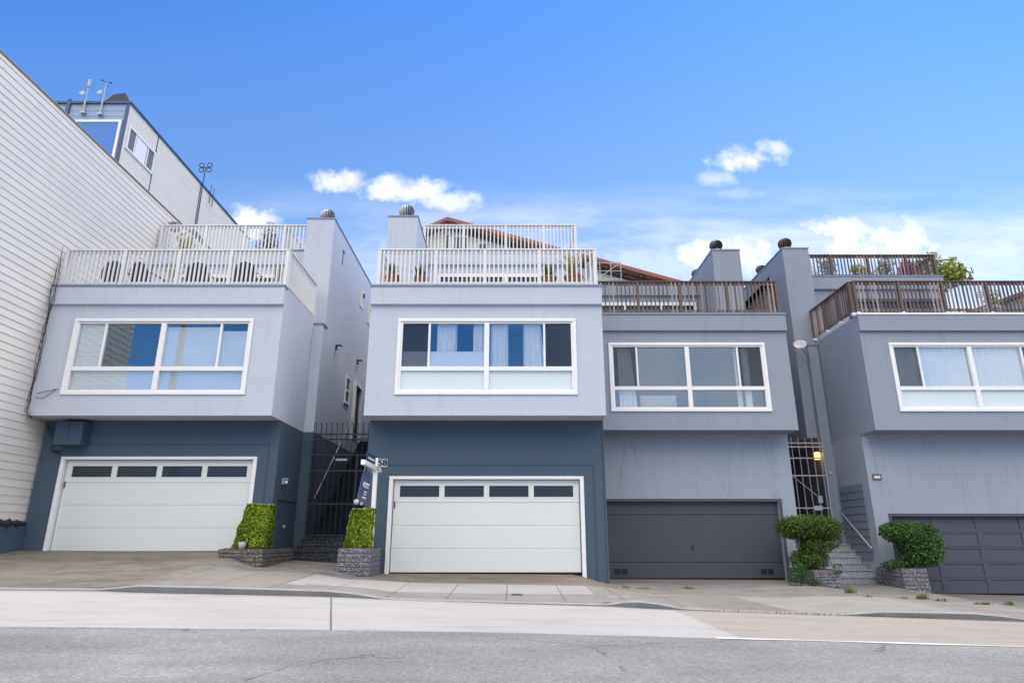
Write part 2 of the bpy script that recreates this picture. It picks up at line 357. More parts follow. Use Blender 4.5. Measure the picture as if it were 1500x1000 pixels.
# ground materials (world-position patterns: slab joints, stains, pale strips)
def ground_mats():
    m, t, b = base_mat('asphalt'); p = t.pos(); x, y, z = t.xyz(p)
    f = t.noise(p, 42, 3, .85); f2 = t.noise(p, 17, 5, .85); g = t.noise(t.vm('MULTIPLY', p, (.5, 1.2, 1)), .9, 6)
    v = t.m('ADD', t.m('MULTIPLY', f, .6), t.m('ADD', t.m('MULTIPLY', f2, .5), t.m('MULTIPLY', g, .35)))
    c = t.ramp(v, [(.56, (.155, .149, .139)), (.74, (.258, .248, .232)), (.90, (.42, .405, .378))])
    wob = t.n.new('ShaderNodeTexNoise'); t.put(wob, 'Vector', p); t.put(wob, 'Scale', 1.3); t.put(wob, 'Detail', 5)
    vo = t.n.new('ShaderNodeTexVoronoi'); vo.feature = 'DISTANCE_TO_EDGE'; t.put(vo, 'Scale', .33)
    t.put(vo, 'Vector', t.vm('ADD', p, t.vm('MULTIPLY', wob.outputs['Color'], (.9, .9, 0))))
    ln = t.m('MULTIPLY', t.m('SUBTRACT', 1.0, t.sstep(vo.outputs['Distance'], .0015, .007)), t.sstep(t.noise(p, .8, 5), .46, .54))
    c = t.mix(t.m('MULTIPLY', ln, .6), c, (.07, .068, .065, 1))
    t.put(b, 'Base Color', c); t.put(b, 'Roughness', .9); t.put(b, 'Specular IOR Level', .2); t.put(b, 'Normal', t.bump(t.noise(p, 75, 3, .7), .7, .012)); M['asphalt'] = m
    for nm, col, col2, jx in (('pale', (.425, .402, .375), (.30, .28, .26), True), ('tanc', (.365, .322, .272), (.255, .222, .188), False)):
        m, t, b = base_mat(nm + '_concrete'); p = t.pos(); x, y, z = t.xyz(p)
        s = t.noise(t.vm('MULTIPLY', p, (.5, 2.2, 1)), 1.3, 9, .72); f = t.noise(p, 32, 5, .8); g = t.noise(p, .6, 5)
        c = t.mix(t.m('MULTIPLY', t.sstep(s, .45, .8), .55), (*col, 1), (*col2, 1))
        c = t.mix(1.0, c, t.m('ADD', .82, t.m('ADD', t.m('MULTIPLY', f, .26), t.m('MULTIPLY', g, .16))), 'MULTIPLY')
        sp = t.sstep(t.noise(p, 7.5, 3, .5), .70, .76)
        c = t.mix(t.m('MULTIPLY', sp, .5), c, (.16, .15, .14, 1))
        bl = t.sstep(t.noise(t.vm('MULTIPLY', p, (.35, 1.4, 1)), 1.9, 6, .6), .50, .72)
        c = t.mix(t.m('MULTIPLY', bl, .30), c, tuple(q * .72 for q in col2) + (1,))
        gut = t.m('MULTIPLY', t.m('SUBTRACT', 1.0, t.sstep(t.m('ADD', t.m('SUBTRACT', YC, y), t.m('MULTIPLY', t.noise(p, 3, 4), .3)), .15, .45)), .45)
        c = t.mix(gut, c, tuple(q * .5 for q in col2) + (1,))
        t.put(b, 'Base Color', c); t.put(b, 'Roughness', .85); t.put(b, 'Specular IOR Level', .2); t.put(b, 'Normal', t.bump(t.noise(p, 70, 3), .25, .008)); M[nm] = m
    # pavement and driveways
    m, t, b = base_mat('pavement_concrete'); p = t.pos(); x, y, z = t.xyz(p)
    f = t.noise(p, 30, 5, .8); g = t.noise(p, 1.1, 7, .68); s = t.noise(t.vm('MULTIPLY', p, (.8, 1.5, 1)), 1.5, 9, .72)
    jit = t.m('MULTIPLY', t.m('SUBTRACT', t.noise(p, 2.2, 4), .5), .5)
    side = t.mix(t.sstep(s, .42, .72), (.40, .375, .345, 1), (.30, .28, .26, 1))
    drive = t.mix(t.sstep(s, .36, .66), (.32, .29, .255, 1), (.195, .18, .165, 1))
    greyd = t.mix(t.sstep(s, .40, .70), (.325, .31, .295, 1), (.20, .195, .195, 1))
    ln = lambda q, a, bq: t.m('MULTIPLY', t.sstep(q, a - .02, a + .02), t.m('SUBTRACT', 1.0, t.sstep(q, bq - .02, bq + .02)))
    soft = lambda q, a, bq, wd=.4: t.m('MULTIPLY', t.sstep(t.m('ADD', q, jit), a - wd, a + wd), t.m('SUBTRACT', 1.0, t.sstep(t.m('ADD', q, jit), bq - wd, bq + wd)))
    c = t.mix(t.sstep(t.m('ADD', y, jit), 14.3, 14.9), side, greyd)
    left = t.m('SUBTRACT', 1.0, t.sstep(t.m('ADD', x, jit), -6.9, -6.1))
    c = t.mix(left, c, drive)
    c = t.mix(t.m('MULTIPLY', soft(x, -3.2, 2.4, .2), t.sstep(t.m('ADD', y, jit), 14.5, 14.9)), c, t.mix(t.sstep(s, .4, .7), (.30, .255, .215, 1), (.20, .175, .155, 1)))
    c = t.mix(t.m('MULTIPLY', soft(x, 3.6, 6.8, .5), t.m('SUBTRACT', 1.0, t.sstep(t.m('ADD', y, jit), 14.2, 15.6))), c, t.mix(t.sstep(s, .4, .7), (.37, .335, .315, 1), (.27, .25, .24, 1)))
    # fresh pale walk at the right and the pale strip along the slabs
    diag = t.m('SUBTRACT', x, t.m('ADD', 4.6, t.m('MULTIPLY', t.m('SUBTRACT', 14.6, y), .10)))
    c = t.mix(t.m('MULTIPLY', t.m('MULTIPLY', t.sstep(diag, -.03, .03), t.m('SUBTRACT', 1.0, t.sstep(x, 7.5, 7.9))), t.m('SUBTRACT', 1.0, t.sstep(t.m('ADD', y, t.m('MULTIPLY', jit, .3)), 14.2, 14.5))), c,
              t.mix(t.sstep(s, .4, .8), (.47, .445, .405, 1), (.39, .37, .34, 1)))
    strip_top = t.m('SUBTRACT', t.m('ADD', 14.55, t.m('MULTIPLY', x, -.02)), y)
    c = t.mix(t.m('MULTIPLY', ln(x, -4.15, 1.55), t.m('MULTIPLY', t.sstep(strip_top, -.02, .02), t.sstep(t.m('SUBTRACT', y, t.m('ADD', 12.95, t.m('MULTIPLY', x, .08))), -.02, .02))), c, t.mix(t.sstep(s, .5, .8), (.53, .51, .51, 1), (.43, .41, .41, 1)))
    # slab joints
    fr = t.m('ABSOLUTE', t.m('SUBTRACT', t.m('FRACT', t.m('DIVIDE', t.m('ADD', x, 40.27), 1.03)), .5))
    jx = t.m('MULTIPLY', t.m('SUBTRACT', 1.0, t.sstep(t.m('SUBTRACT', .5, fr), .006, .016)), t.m('SUBTRACT', 1.0, t.sstep(y, 14.55, 14.6)))
    jx = t.m('MULTIPLY', jx, ln(x, -7.2, 4.0))
    jy = t.m('MULTIPLY', t.m('SUBTRACT', 1.0, t.sstep(t.m('ABSOLUTE', t.m('SUBTRACT', y, 14.62)), .008, .02)), ln(x, -7.2, 12.0))
    c = t.mix(t.m('MULTIPLY', t.m('MAXIMUM', jx, jy), .65), c, (.11, .10, .09, 1))
    c = t.mix(1.0, t.mix(1.0, c, (.70, .69, .665, 1), 'MULTIPLY'), t.m('ADD', .62, t.m('ADD', t.m('MULTIPLY', f, .36), t.m('MULTIPLY', g, .34))), 'MULTIPLY')
    t.put(b, 'Base Color', c); t.put(b, 'Roughness', .9); t.put(b, 'Specular IOR Level', .2); t.put(b, 'Normal', t.bump(t.noise(p, 60, 4), .4, .01)); M['pave'] = m
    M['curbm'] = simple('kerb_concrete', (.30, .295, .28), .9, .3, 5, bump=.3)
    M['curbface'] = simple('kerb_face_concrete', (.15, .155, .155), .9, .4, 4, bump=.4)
    M['paint'] = simple('worn_white_line', (.72, .71, .68), .8, .12, 8)
    M['earth'] = simple('hill_earth', (.12, .12, .08), .95, .3, .3)
ground_mats()

# ------------------------------------------------------------------ ground
def sheet(name, mat, xs, rows, zfun, kind='structure'):
    mb = MB(); nx = len(xs)
    for y in rows:
        for x in xs: mb.v.append((x, y(x) if callable(y) else y, 0))
    mb.v = [(x, y, zfun(x, y)) for x, y, _ in mb.v]
    for j in range(len(rows) - 1):
        for i in range(nx - 1):
            a = j * nx + i; mb.f.append((a, a + 1, a + 1 + nx, a + nx))
    return mb.build(name, mat, None, smooth=True, kind=kind)
XS = [-60, -40, -25] + [-16 + .25 * k for k in range(133)] + [25, 40, 60]
JX = 2.72                                            # where the pale concrete lane changes to tan
sheet('road', M['asphalt'], XS, [-40, -20, -5, 2, 4, 5, 6, 7, YA], ground)
sheet('parking_lane', M['pale'], [x for x in XS if x < JX] + [JX], [YA, 9, 10, 11, YC], lambda x, y: ground(x, min(y, YC - 1e-4)))
sheet('old_parking_lane', M['tanc'], [JX] + [x for x in XS if x > JX], [YA, 9, 10, 11, YC], lambda x, y: ground(x, min(y, YC - 1e-4)))
sheet('pavement', M['pave'], XS, [YC + .14, 12.4, 13, 13.7, 14.4, 15, 15.6, 16.2, 16.7, 17.2, 17.8, 18.4, 19.2, 20.5], ground)
mb = MB()                                            # kerb: rounded top and face following the drop at each driveway
prof = lambda x: [(YC, interp(GUT, x) - .05), (YC, max(interp(GUT, x) - .04, interp(CURB, x) - .022)), (YC + .02, interp(CURB, x) - .004), (YC + .14, interp(CURB, x))]
XK = [-60, -40, -25] + [-16 + .1 * k for k in range(331)] + [25, 40, 60]
for i, x in enumerate(XK):
    for y, z in prof(x): mb.v.append((x, y, z))
for i in range(len(XK) - 1):
    for k in range(3): a = i * 4 + k; mb.f.append((a, a + 4, a + 5, a + 1))
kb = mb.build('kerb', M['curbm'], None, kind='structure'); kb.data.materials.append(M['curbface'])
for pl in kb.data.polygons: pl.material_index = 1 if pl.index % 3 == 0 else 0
# joint in the pale lane and the pale edge line along the tan lane
mb = MB()
for k in range(10):
    q = [(-2.14 + (-3.08 + 2.14) * (t / 10.), YA + (YC - YA) * t / 10.) for t in (k, k + 1)]
    (xa, ya_), (xb, yb_) = q
    mb.quad((xa - .012, ya_, ground(xa, ya_) + .004), (xa + .012, ya_, ground(xa, ya_) + .004), (xb + .012, yb_ - 1e-3, ground(xb, yb_ - 1e-3) + .004), (xb - .012, yb_ - 1e-3, ground(xb, yb_ - 1e-3) + .004))
mb.build('lane_joint', M['curbface'], None, kind='structure')
mb = MB(); xs = [2.4 + .25 * k for k in range(60)]
for a, b in zip(xs, xs[1:]):
    wa, wb = .035 + .02 * math.sin(a * 3), .035 + .02 * math.sin(b * 3)
    mb.quad((a, YA - wa, ground(a, YA) + .005), (b, YA - wb, ground(b, YA) + .005), (b, YA + wb, ground(b, YA) + .006), (a, YA + wa, ground(a, YA) + .006))
mb.build('edge_line', M['paint'], None, kind='structure')
mb = MB(); S = 900                                   # far ground sheet below everything
mb.quad((-S, -S, -4.6), (S, -S, -4.6), (S, S, -4.6), (-S, S, -4.6)); mb.build('ground', M['earth'], None, kind='structure')
sheet('hill', M['earth'], [-120, -60, -30, 0, 30, 60, 120], [29.5, 34, 45, 70, 120], lambda x, y: -2 + (y - 29.5) * .16 if y < 60 else 2.9 + (y - 60) * .05)

# ------------------------------------------------------------------ shared parts
def text_geo(s, size, depth=.004):
    cu = bpy.data.curves.new('lettering', 'FONT'); cu.body = s; cu.size = size; cu.extrude = depth; cu.align_x = 'CENTER'; cu.align_y = 'CENTER'; cu.resolution_u = 3
    ob = bpy.data.objects.new('lettering', cu); C.objects.link(ob)
    dg = bpy.context.evaluated_depsgraph_get(); me = bpy.data.meshes.new_from_object(ob.evaluated_get(dg))
    vs = [v.co.copy() for v in me.vertices]; fs = [tuple(p.vertices) for p in me.polygons]
    bpy.data.objects.remove(ob); bpy.data.curves.remove(cu); bpy.data.meshes.remove(me); return vs, fs
def rail(root, name, p0, p1, zb, zt, mat, posts, mat_top=None, bal=.042, gap=.122, post=.095, drop=0.0, foot=None, lower=True):
    """deck railing between two plan points: handrail, bottom rail and balusters in one part, posts as sub-parts"""
    p0, p1 = Vector((*p0, 0)), Vector((*p1, 0)); L = (p1 - p0).length; d = (p1 - p0) / L
    Mx = Matrix.Translation(p0) @ Matrix(((d.x, -d.y, 0, 0), (d.y, d.x, 0, 0), (0, 0, 1, 0), (0, 0, 0, 1)))
    mb = MB()
    if lower: mb.box(0, L, -.02, .02, zb + .03, zb + .115, Mx)
    mb.box(0, L, -.02, .02, zt - .125, zt - .045, Mx)
    ts = [t * L for t in posts]
    for a, b in zip(ts, ts[1:]):
        n = max(1, round((b - a) / gap)); st = (b - a) / n
        for k in range(1, n):
            c = a + st * k; jz = random.uniform(-.004, .004)
            mb.box(c - bal / 2, c + bal / 2, -.062, -.022, zb - drop + .02 + jz, zt - .05, Mx)
    r = mb.build(name, mat, root)
    MB().box(-.05, L + .05, -.075, .06, zt - .042, zt, Mx).build('handrail', mat_top or mat, r, bevel=.008)
    for tt in ts:
        MB().box(tt - post / 2, tt + post / 2, -.068, .03, zb - .02 - drop, zt - .044, Mx).build('post', mat, r, bevel=.006)
        if foot: MB().box(tt - post / 2 - .01, tt + post / 2 + .01, -.074, .03, zb - .08, zb - .01, Mx).build('post_foot', foot, r)
    return r
def curtain(root, x0, x1, z0, z1, y, mat, amp=.03, pitch=.13, lean=0.0, name='curtain'):
    mb = MB(); n = max(8, int(abs(x1 - x0) / pitch * 8)); ph = random.uniform(0, 6)
    for j in range(7):
        tz = j / 6; z = z0 + (z1 - z0) * tz
        for i in range(n + 1):
            t = i / n; x = x0 + (x1 - x0) * t * 1.0
            x += lean * (1 - tz) * (t if lean > 0 else (1 - t))
            mb.v.append((x, y + amp * math.sin(ph + 2 * math.pi * t * abs(x1 - x0) / pitch + .5 * math.sin(t * 9 + tz)), z))
    for j in range(6):
        for i in range(n): a = j * (n + 1) + i; mb.f.append((a, a + 1, a + n + 2, a + n + 1))
    return mb.build(name, mat, root, smooth=True)
def window(root, x0, x1, z0, z1, y, frosted=(), screens=(0, 3)):
    """big sliding window: white trim, sash frame and six panes; returns the window and its pane rectangles"""
    mb = MB(); tw = .085
    mb.box(x0, x1, y - .045, y, z1 - tw, z1).box(x0, x1, y - .045, y, z0, z0 + tw)
    mb.box(x0, x0 + tw, y - .042, y, z0 + tw, z1 - tw).box(x1 - tw, x1, y - .042, y, z0 + tw, z1 - tw)
    wd = mb.build('window', M['trim'], root, bevel=.008)
    a, b, c, d = x0 + .075, x1 - .075, z0 + .075, z1 - .075
    zt = z0 + .69; xm = (x0 + x1) / 2; half = (b - a) / 2
    fr = MB(); y0, y1 = y - .018, y + .09
    fr.box(a, b, y0, y1, d - .055, d).box(a, b, y0, y1, c, c + .055)
    fr.box(a, a + .06, y0, y1, c + .055, d - .055).box(b - .06, b, y0, y1, c + .055, d - .055)
    fr.box(xm - .065, xm + .065, y0 - .003, y1, c + .055, d - .055)
    fr.box(a + .06, xm - .065, y0, y1, zt - .055, zt + .055).box(xm + .065, b - .06, y0, y1, zt - .055, zt + .055)
    q1, q2 = a + half * .335, b - half * .335
    for q in (q1, q2): fr.box(q - .027, q + .027, y0 + .012, y1, zt + .055, d - .055)
    fr.build('sash_frame', M['trim'], wd, bevel=.006)
    dk = MB(); dk.box(x0 + tw + .002, x1 - tw - .002, y - .0195, y - .0185, z1 - tw - .012, z1 - tw - .001); dk.build('seal', M['darkmetal'], wd)
    P = [(a + .06, q1 - .027, zt + .055, d - .055), (q1 + .027, xm - .065, zt + .055, d - .055), (xm + .065, q2 - .027, zt + .055, d - .055), (q2 + .027, b - .06, zt + .055, d - .055),
         (a + .06, xm - .065, c + .055, zt - .055), (xm + .065, b - .06, c + .055, zt - .055)]
    for k, (xa, xb, za, zb) in enumerate(P):
        g = MB(); yy = y + .045 + .006 * (k % 2); tl = random.uniform(-.004, .004)
        g.quad((xa, yy + tl, za), (xb, yy - tl, za), (xb, yy - tl, zb), (xa, yy + tl, zb)); g.build('pane', M['film' if k in frosted else 'glass'], wd)
    for k in screens:
        xa, xb, za, zb = P[k]; MB().box(xa - .01, xb + .01, y + .026, y + .029, za - .01, zb + .01).build('insect_screen', M['screen'], wd)
    return wd, P
def white_garage(root, x0, x1, z0, z1, y, jl=0.0, jr=0.0):
    """x0..x1, z0..z1: outside of the white trim; the sectional door sits recessed in the wall"""
    mb = MB(); tw = .10
    mb.box(x0, x1, y - .03, y + .16, z1 - .075, z1)
    mb.box(x0, x0 + tw, y - .028, y + .16, z0 - jl, z1 - .075).box(x1 - tw, x1, y - .028, y + .16, z0 - jr, z1 - .075)
    mb.build('door_frame', M['trim'], root, bevel=.01)
    a, b = x0 + tw + .02, x1 - tw - .02; top = z1 - .09; h = (top - z0) / 4
    mb = MB(); yd = y + .10
    for k in range(3): mb.box(a, b, yd, yd + .045, z0 + h * k + (.004 if k else 0), z0 + h * (k + 1) - .004)
    za, zb = z0 + h * 3 + .14, top - .14; W = b - a; pw = W * .213; g = (W - 4 * pw) / 5.2
    holes = [(a + g * 1.1 + (pw + g) * k, a + g * 1.1 + (pw + g) * k + pw, za, zb) for k in range(4)]
    mb.wall_y(a, b, z0 + h * 3 + .006, top, yd, yd + .045, holes)
    mb.box(a, b, yd + .012, yd + .044, z0 + .02, z0 + h * 3 + .0)
    dr = mb.build('garage_door', M['door'], root, bevel=.004)
    for hh in holes:
        MB().box(hh[0], hh[1], yd + .018, yd + .026, hh[2], hh[3]).build('pane', M['dglass'], dr)
        f = MB(); t_ = .022
        f.box(hh[0] - t_, hh[1] + t_, yd - .008, yd, hh[3], hh[3] + t_).box(hh[0] - t_, hh[1] + t_, yd - .008, yd, hh[2] - t_, hh[2])
        f.box(hh[0] - t_, hh[0], yd - .008, yd, hh[2], hh[3]).box(hh[1], hh[1] + t_, yd - .008, yd, hh[2], hh[3]); f.build('pane_frame', M['door'], dr)
    MB().box(a - .018, b + .018, yd + .05, yd + .06, z0 - .3, top + .01).build('door_backing', M['dark'], root)
    MB().box(a - .015, b + .015, yd + .002, yd + .04, z0 - .03, z0 - .002).build('weather_seal', M['black'], dr)
    MB().box(a + .02, a + .045, yd - .02, yd, z0 + h * 2.75, z0 + h * 3.05).build('door_latch', M['darkmetal'], dr)
    return dr
def turbine_vent(parent, x, y, z, r=.2, mat=None):
    v = MB().lathe([(r * .55, 0), (r * .55, .12), (r * .75, .13), (r * .75, .15)], (x, y, z), 16).build('roof_vent', M['metal'] if mat is not M['rust'] else M['metal'], parent, smooth=False)
    mb = MB(); n = 18
    for k in range(n):
        a0 = 2 * math.pi * k / n; seg = []
        for j in range(9):
            ph = -1.15 + 2.3 * j / 8; rr = r * math.cos(ph * .92) + .012; zz = z + .15 + r * .82 + r * .86 * math.sin(ph)
            seg.append((rr, zz))
        for (r0, z0), (r1, z1) in zip(seg, seg[1:]):
            c0, s0 = math.cos(a0), math.sin(a0); a1 = a0 + 2 * math.pi / n * .66; c1, s1 = math.cos(a1), math.sin(a1); rr0, rr1 = r0 * .84, r1 * .84
            mb.quad((x + r0 * c0, y + r0 * s0, z0), (x + rr0 * c1, y + rr0 * s1, z0), (x + rr1 * c1, y + rr1 * s1, z1), (x + r1 * c0, y + r1 * s0, z1))
    mb.lathe([(r * .5, z + .15 + r * 1.60), (r * .3, z + .15 + r * 1.72), (.001, z + .15 + r * 1.76)], (x, y, 0), 14)
    mb.build('turbine_head', mat or M['metal'], parent, smooth=False)
    MB().lathe([(r * .62, z + .15), (r * .68, z + .15 + r * .8), (r * .45, z + .15 + r * 1.5)], (x, y, 0), 14).build('turbine_core', M['black'], parent)

# ------------------------------------------------------------------ row houses
ZS, ZT, ZUP = 3.0, 6.46, 9.45
def row_house(c):
    ZUP = c.get('zup', 9.45)
    x0, x1, yf, bx0, bx1 = c['x0'], c['x1'], c['yf'], c['bx0'], c['bx1']
    up, lo, yg, yu, yb = c['up'], c['lo'], yf + .75, yf + 4.2, 30.0
    root = thing('row_house', c['label'], 'house', ((x0 + x1) / 2, yf, c['zb']), 'row houses stepping down the street')
    W = c['win']; hole = (W[0] + .07, W[1] - .07, W[2] + .07, W[3] - .07)
    mb = MB(); mb.wall_y(x0, x1, ZS, ZT, yf, yf + .2, [hole])
    mb.box(x0, x0 + .2, yf + .2, c['yside'], ZS, ZT - .01).box(x1 - .2, x1, yf + .2, c['yside'], ZS, ZT - .01)
    mb.box(x0 + .2, x1 - .2, yf + .2, yf + 3.4, ZS, ZS + .2)
    mb.build('upper_wall', up, root)
    mb = MB(); e = .21
    mb.box(x0 + e, x1 - e, yf + 3.2, yf + 3.3, ZS + .21, ZT - .3).box(x0 + e, x1 - e, yf + .22, yf + 3.2, ZS + .21, ZS + .24)
    mb.box(x0 + e, x0 + e + .02, yf + .22, yf + 3.2, ZS + .24, ZT - .32).box(x1 - e - .02, x1 - e, yf + .22, yf + 3.2, ZS + .24, ZT - .32)
    mb.box(x0 + e, x1 - e, yf + .22, yf + 3.2, ZT - .32, ZT - .3)
    mb.build('interior', M['room'], root)
    MB().box(x0 + .2, x1 - .2, yf + .2, yu, ZT - .20, ZT).build('deck_floor', M['roofm'], root)
    MB().box(x0 - .012, x1 + .012, yf - .09, yf, ZT - .50, ZT).build('fascia', up, root, bevel=.01)
    MB().box(x0 - .03, x1 + .03, yf - .115, yf + .14, ZT, ZT + .055).build('flashing', c.get('flash', M['flash']), root)
    # lower storey
    D = c['door']
    mb = MB(); g0, g1 = c['gx0'], c['gx1']
    mb.wall_y(g0, g1, -2.6, ZS, yg, yg + .2, [(D[0], D[1], D[2], D[3])])
    mb.box(g0, g0 + .2, yg + .2, c['yside'], -2.6, ZS).box(g1 - .2, g1, yg + .2, c['yside'], -2.6, ZS)
    mb.build('garage_wall', lo, root)
    # rear body, upper storey
    yr = c['yr']
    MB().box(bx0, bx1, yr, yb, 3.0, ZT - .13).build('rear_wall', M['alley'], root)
    MB().box(bx0, bx1, yr, yb, -2.6, 3.0).build('rear_base', M['alleyshade'], root)  # lower rear wall, alley shade put into its colour
    u0, u1 = c['ux']; S = c['slide']
    mb = MB(); mb.wall_y(u0, u1, ZT - .12, ZUP, yu, yu + .2, [S]); mb.box(u0, u0 + .2, yu + .2, yb, ZT - .12, ZUP).box(u1 - .2, u1, yu + .2, yb, ZT - .12, ZUP)
    mb.box(u0 + .2, u1 - .2, yu + .2, yb, ZUP - .3, ZUP - .1); mb.build('upper_storey', up, root)
    MB().box(u0 - .01, u1 + .01, yu - .10, yu, ZUP - .50, ZUP).build('upper_fascia', up, root, bevel=.01)
    MB().box(u0 - .03, u1 + .03, yu - .12, yu + .12, ZUP, ZUP + .05).build('upper_flashing', M['flash'], root)
    fr = MB(); t_ = .09; n = c.get('nslide', 3); fy0, fy1 = yu - .02, yu + .12
    fr.box(S[0], S[1], fy0, fy1, S[3] - .12, S[3]).box(S[0], S[1], fy0, fy1, S[2], S[2] + .08)
    xs = [S[0] + (S[1] - S[0]) * k / n for k in range(n + 1)]
    for k, xq in enumerate(xs):
        a = xq if k == 0 else xq - t_ / 2 if k < n else xq - t_
        fr.box(a, a + t_, fy0, fy1, S[2] + .08, S[3] - .12)
    sd = fr.build('sliding_door', c.get('slide_mat', M['trim']), root)
    for a, b in zip(xs, xs[1:]): MB().box(a + .05, b - .05, yu + .05, yu + .06, S[2] + .08, S[3] - .12).build('pane', M['dglass'], sd)
    # stair tower and chimney
    T = c['tower']
    ch = MB().box(T[0], T[1], T[2], c['tyb'], c['tz0'], T[3]).build('chimney', up, root)
    MB().box(T[0] - .02, T[1] + .02, T[2] - .02, c['tyb'], T[3], T[3] + .05).build('chimney_cap', M['flash'], ch)
    for (vx, vy, vr, vm) in c['vents']: turbine_vent(ch, vx, vy, T[3] + .04, vr, vm)
    return root, yu

H = {}
AL1a, AL1b = -5.80, -3.75                            # first alley
AL2a, AL2b = 8.20, 10.05                             # second alley
H[1], yu1 = row_house(dict(x0=-12.25, x1=-6.08, yf=16.15, bx0=-12.27, bx1=AL1a, up=M['lav'], lo=M['blue'], zb=-.27, yside=18.9, yr=19.2, gx0=-12.25, gx1=-6.08,
    win=(-11.52, -6.81, 3.53, 5.58), door=(-11.6, -6.68, -.7, 2.0), ux=(-12.27, AL1a), slide=(-11.3, -8.0, 6.35, 8.62), tower=(-6.68, -5.79, 19.0, 10.0), tyb=29.5, tz0=3.0, lowrear=True,
    vents=[(-6.2, 19.5, .24, M['metal'])], label='lavender house with blue garage storey, leftmost of the row beside the white sided building'))
H[2], yu2 = row_house(dict(x0=AL1b, x1=2.38, yf=16.15, bx0=AL1b, bx1=2.38, up=M['lav'], lo=M['blue'], zb=-.8, yside=19.4, yr=19.4, gx0=AL1b, gx1=2.36,
    win=(-3.0, 1.68, 3.53, 5.58), door=(-3.06, 1.76, -1.3, 1.5), ux=(AL1b, 2.38), slide=(-2.55, .95, 6.35, 8.65), tower=(-3.86, -2.95, 18.2, 9.66), tyb=21.5, tz0=6.3,
    vents=[(-3.38, 18.6, .24, M['metal'])], label='lavender house with blue garage storey and house number plate, behind the white signpost'))
H[3], yu3 = row_house(dict(x0=2.42, x1=AL2a, yf=18.4, bx0=2.42, bx1=AL2a, up=M['grey'], lo=M['grey_low'], zb=-1.06, yside=21.6, yr=21.65, gx0=2.42, gx1=8.17,
    win=(2.86, 7.50, 3.53, 5.60), door=(2.72, 7.68, -1.3, 1.13), ux=(2.42, AL2a), zup=9.2, slide=(2.9, 6.85, 6.35, 8.45), tower=(7.0, 7.97, 20.7, 9.68), tyb=25.5, tz0=6.3,
    vents=[(7.3, 21.1, .22, M['darkmetal']), (7.3, 23.6, .20, M['darkmetal'])], label='grey house with flat charcoal garage door and brown deck railing'))
H[4], yu4 = row_house(dict(x0=10.40, x1=16.9, yf=18.4, bx0=AL2b, bx1=16.9, up=M['grey'], lo=M['grey_low'], zb=-1.43, yside=21.3, yr=21.25, gx0=10.37, gx1=16.9,
    win=(11.19, 15.95, 3.53, 5.60), door=(10.86, 15.9, -1.6, .72), ux=(9.7, 16.2), slide=(12.5, 16.0, 6.35, 8.6), tower=(9.70, 10.63, 21.2, 9.98), tyb=27.5, tz0=3.2, flash=M['trim'], slide_mat=M['darkmetal'],
    vents=[(10.0, 21.6, .23, M['rust']), (9.98, 23.9, .2, M['darkmetal'])], label='grey house with panelled charcoal garage door, rightmost of the row'))

# entry pier of house one and four (the narrow wall beside the alley), with its cap
def pier(root, x0, x1, y0, y1, lowmat, upmat, ztop):
    MB().box(x0, x1, y0, y1, 3.0, ztop).build('entry_pier', upmat, root)
    MB().box(x0, x1, y0, y1, -2.6, 3.0).build('pier_base', lowmat, root)
    MB().box(x0 - .03, x1 + .03, y0 - .03, y1, ztop, ztop + .05).build('pier_cap', M['flash'], root)
pier(H[1], -6.08, AL1a + .012, 18.78, 19.19, M['blue'], M['lav'], 6.30)
pier(H[4], AL2b - .012, 10.37, 21.0, 21.24, M['grey'], M['grey'], 6.30)
MB().box(10.372, 10.40, 19.15, 21.0, 2.9, 2.998).build('side_trim', M['grey'], H[4])

MB().box(AL1a, AL1b, 29.0, 29.3, -2, 8.6).build('alley_wall', M['alley'], H[1]); MB().box(AL2a, AL2b, 29.0, 29.3, -2, 8.2).build('alley_wall', M['alley'], H[4])
# windows
wd, P = window(H[1], -11.52, -6.81, 3.53, 5.58, 16.15, (), ())
y = 16.15 + .10
for k, zlow in ((0, 0), (2, 0), (3, .0), (4, 0), (5, 0)):
    xa, xb, za, zb = P[k]; mb = MB()
    top = zb - (.18 if k == 3 else .07 if k == 2 else 0)
    nslat = int((top - za) / .05)
    for j in range(nslat): zq = za + (top - za) * (j + .5) / nslat; mb.box(xa - .04, xb + .04, y, y + .012, zq - .0235, zq + .0235)
    mb.build('blind', M['blind'], wd)
wd, P = window(H[2], -3.0, 1.68, 3.53, 5.58, 16.15, (4, 5))
for k in (0, 1): xa, xb, za, zb = P[k]; MB().box(xa - .03, xb + .03, y - .032, y - .028, za - .02, za + (zb - za) * .36).build('privacy_film', M['fabric'], wd)
for xa, xb, ln in ((-1.98, -1.45, 0), (-1.02, -.72, 0), (-.56, -.10, 0), (.30, .75, .12)): curtain(wd, xa, xb, 4.2, 5.5, y + .035, M['fabric'], .03, .11, ln)
wd, P = window(H[3], 2.86, 7.50, 3.53, 5.60, 18.4); y = 18.4 + .17
for xa, xb, ln in ((3.15, 3.52, .16), (6.85, 7.05, 0), (6.62, 6.72, .05)): curtain(wd, xa, xb, 3.5, 5.6, y, M['fabric'], .03, .1, ln)
MB().box(3.9, 5.0, 18.4 + .9, 18.4 + 1.5, 3.3, 4.2).build('window_seat', M['blind'], wd)
wd, P = window(H[4], 11.19, 15.95, 3.53, 5.60, 18.4, (4, 5))
curtain(wd, 11.2, 13.55, 4.1, 5.6, y - .05, M['fabric'], .022, .2); curtain(wd, 13.57, 15.9, 4.1, 5.6, y - .05, M['fabric'], .022, .2)

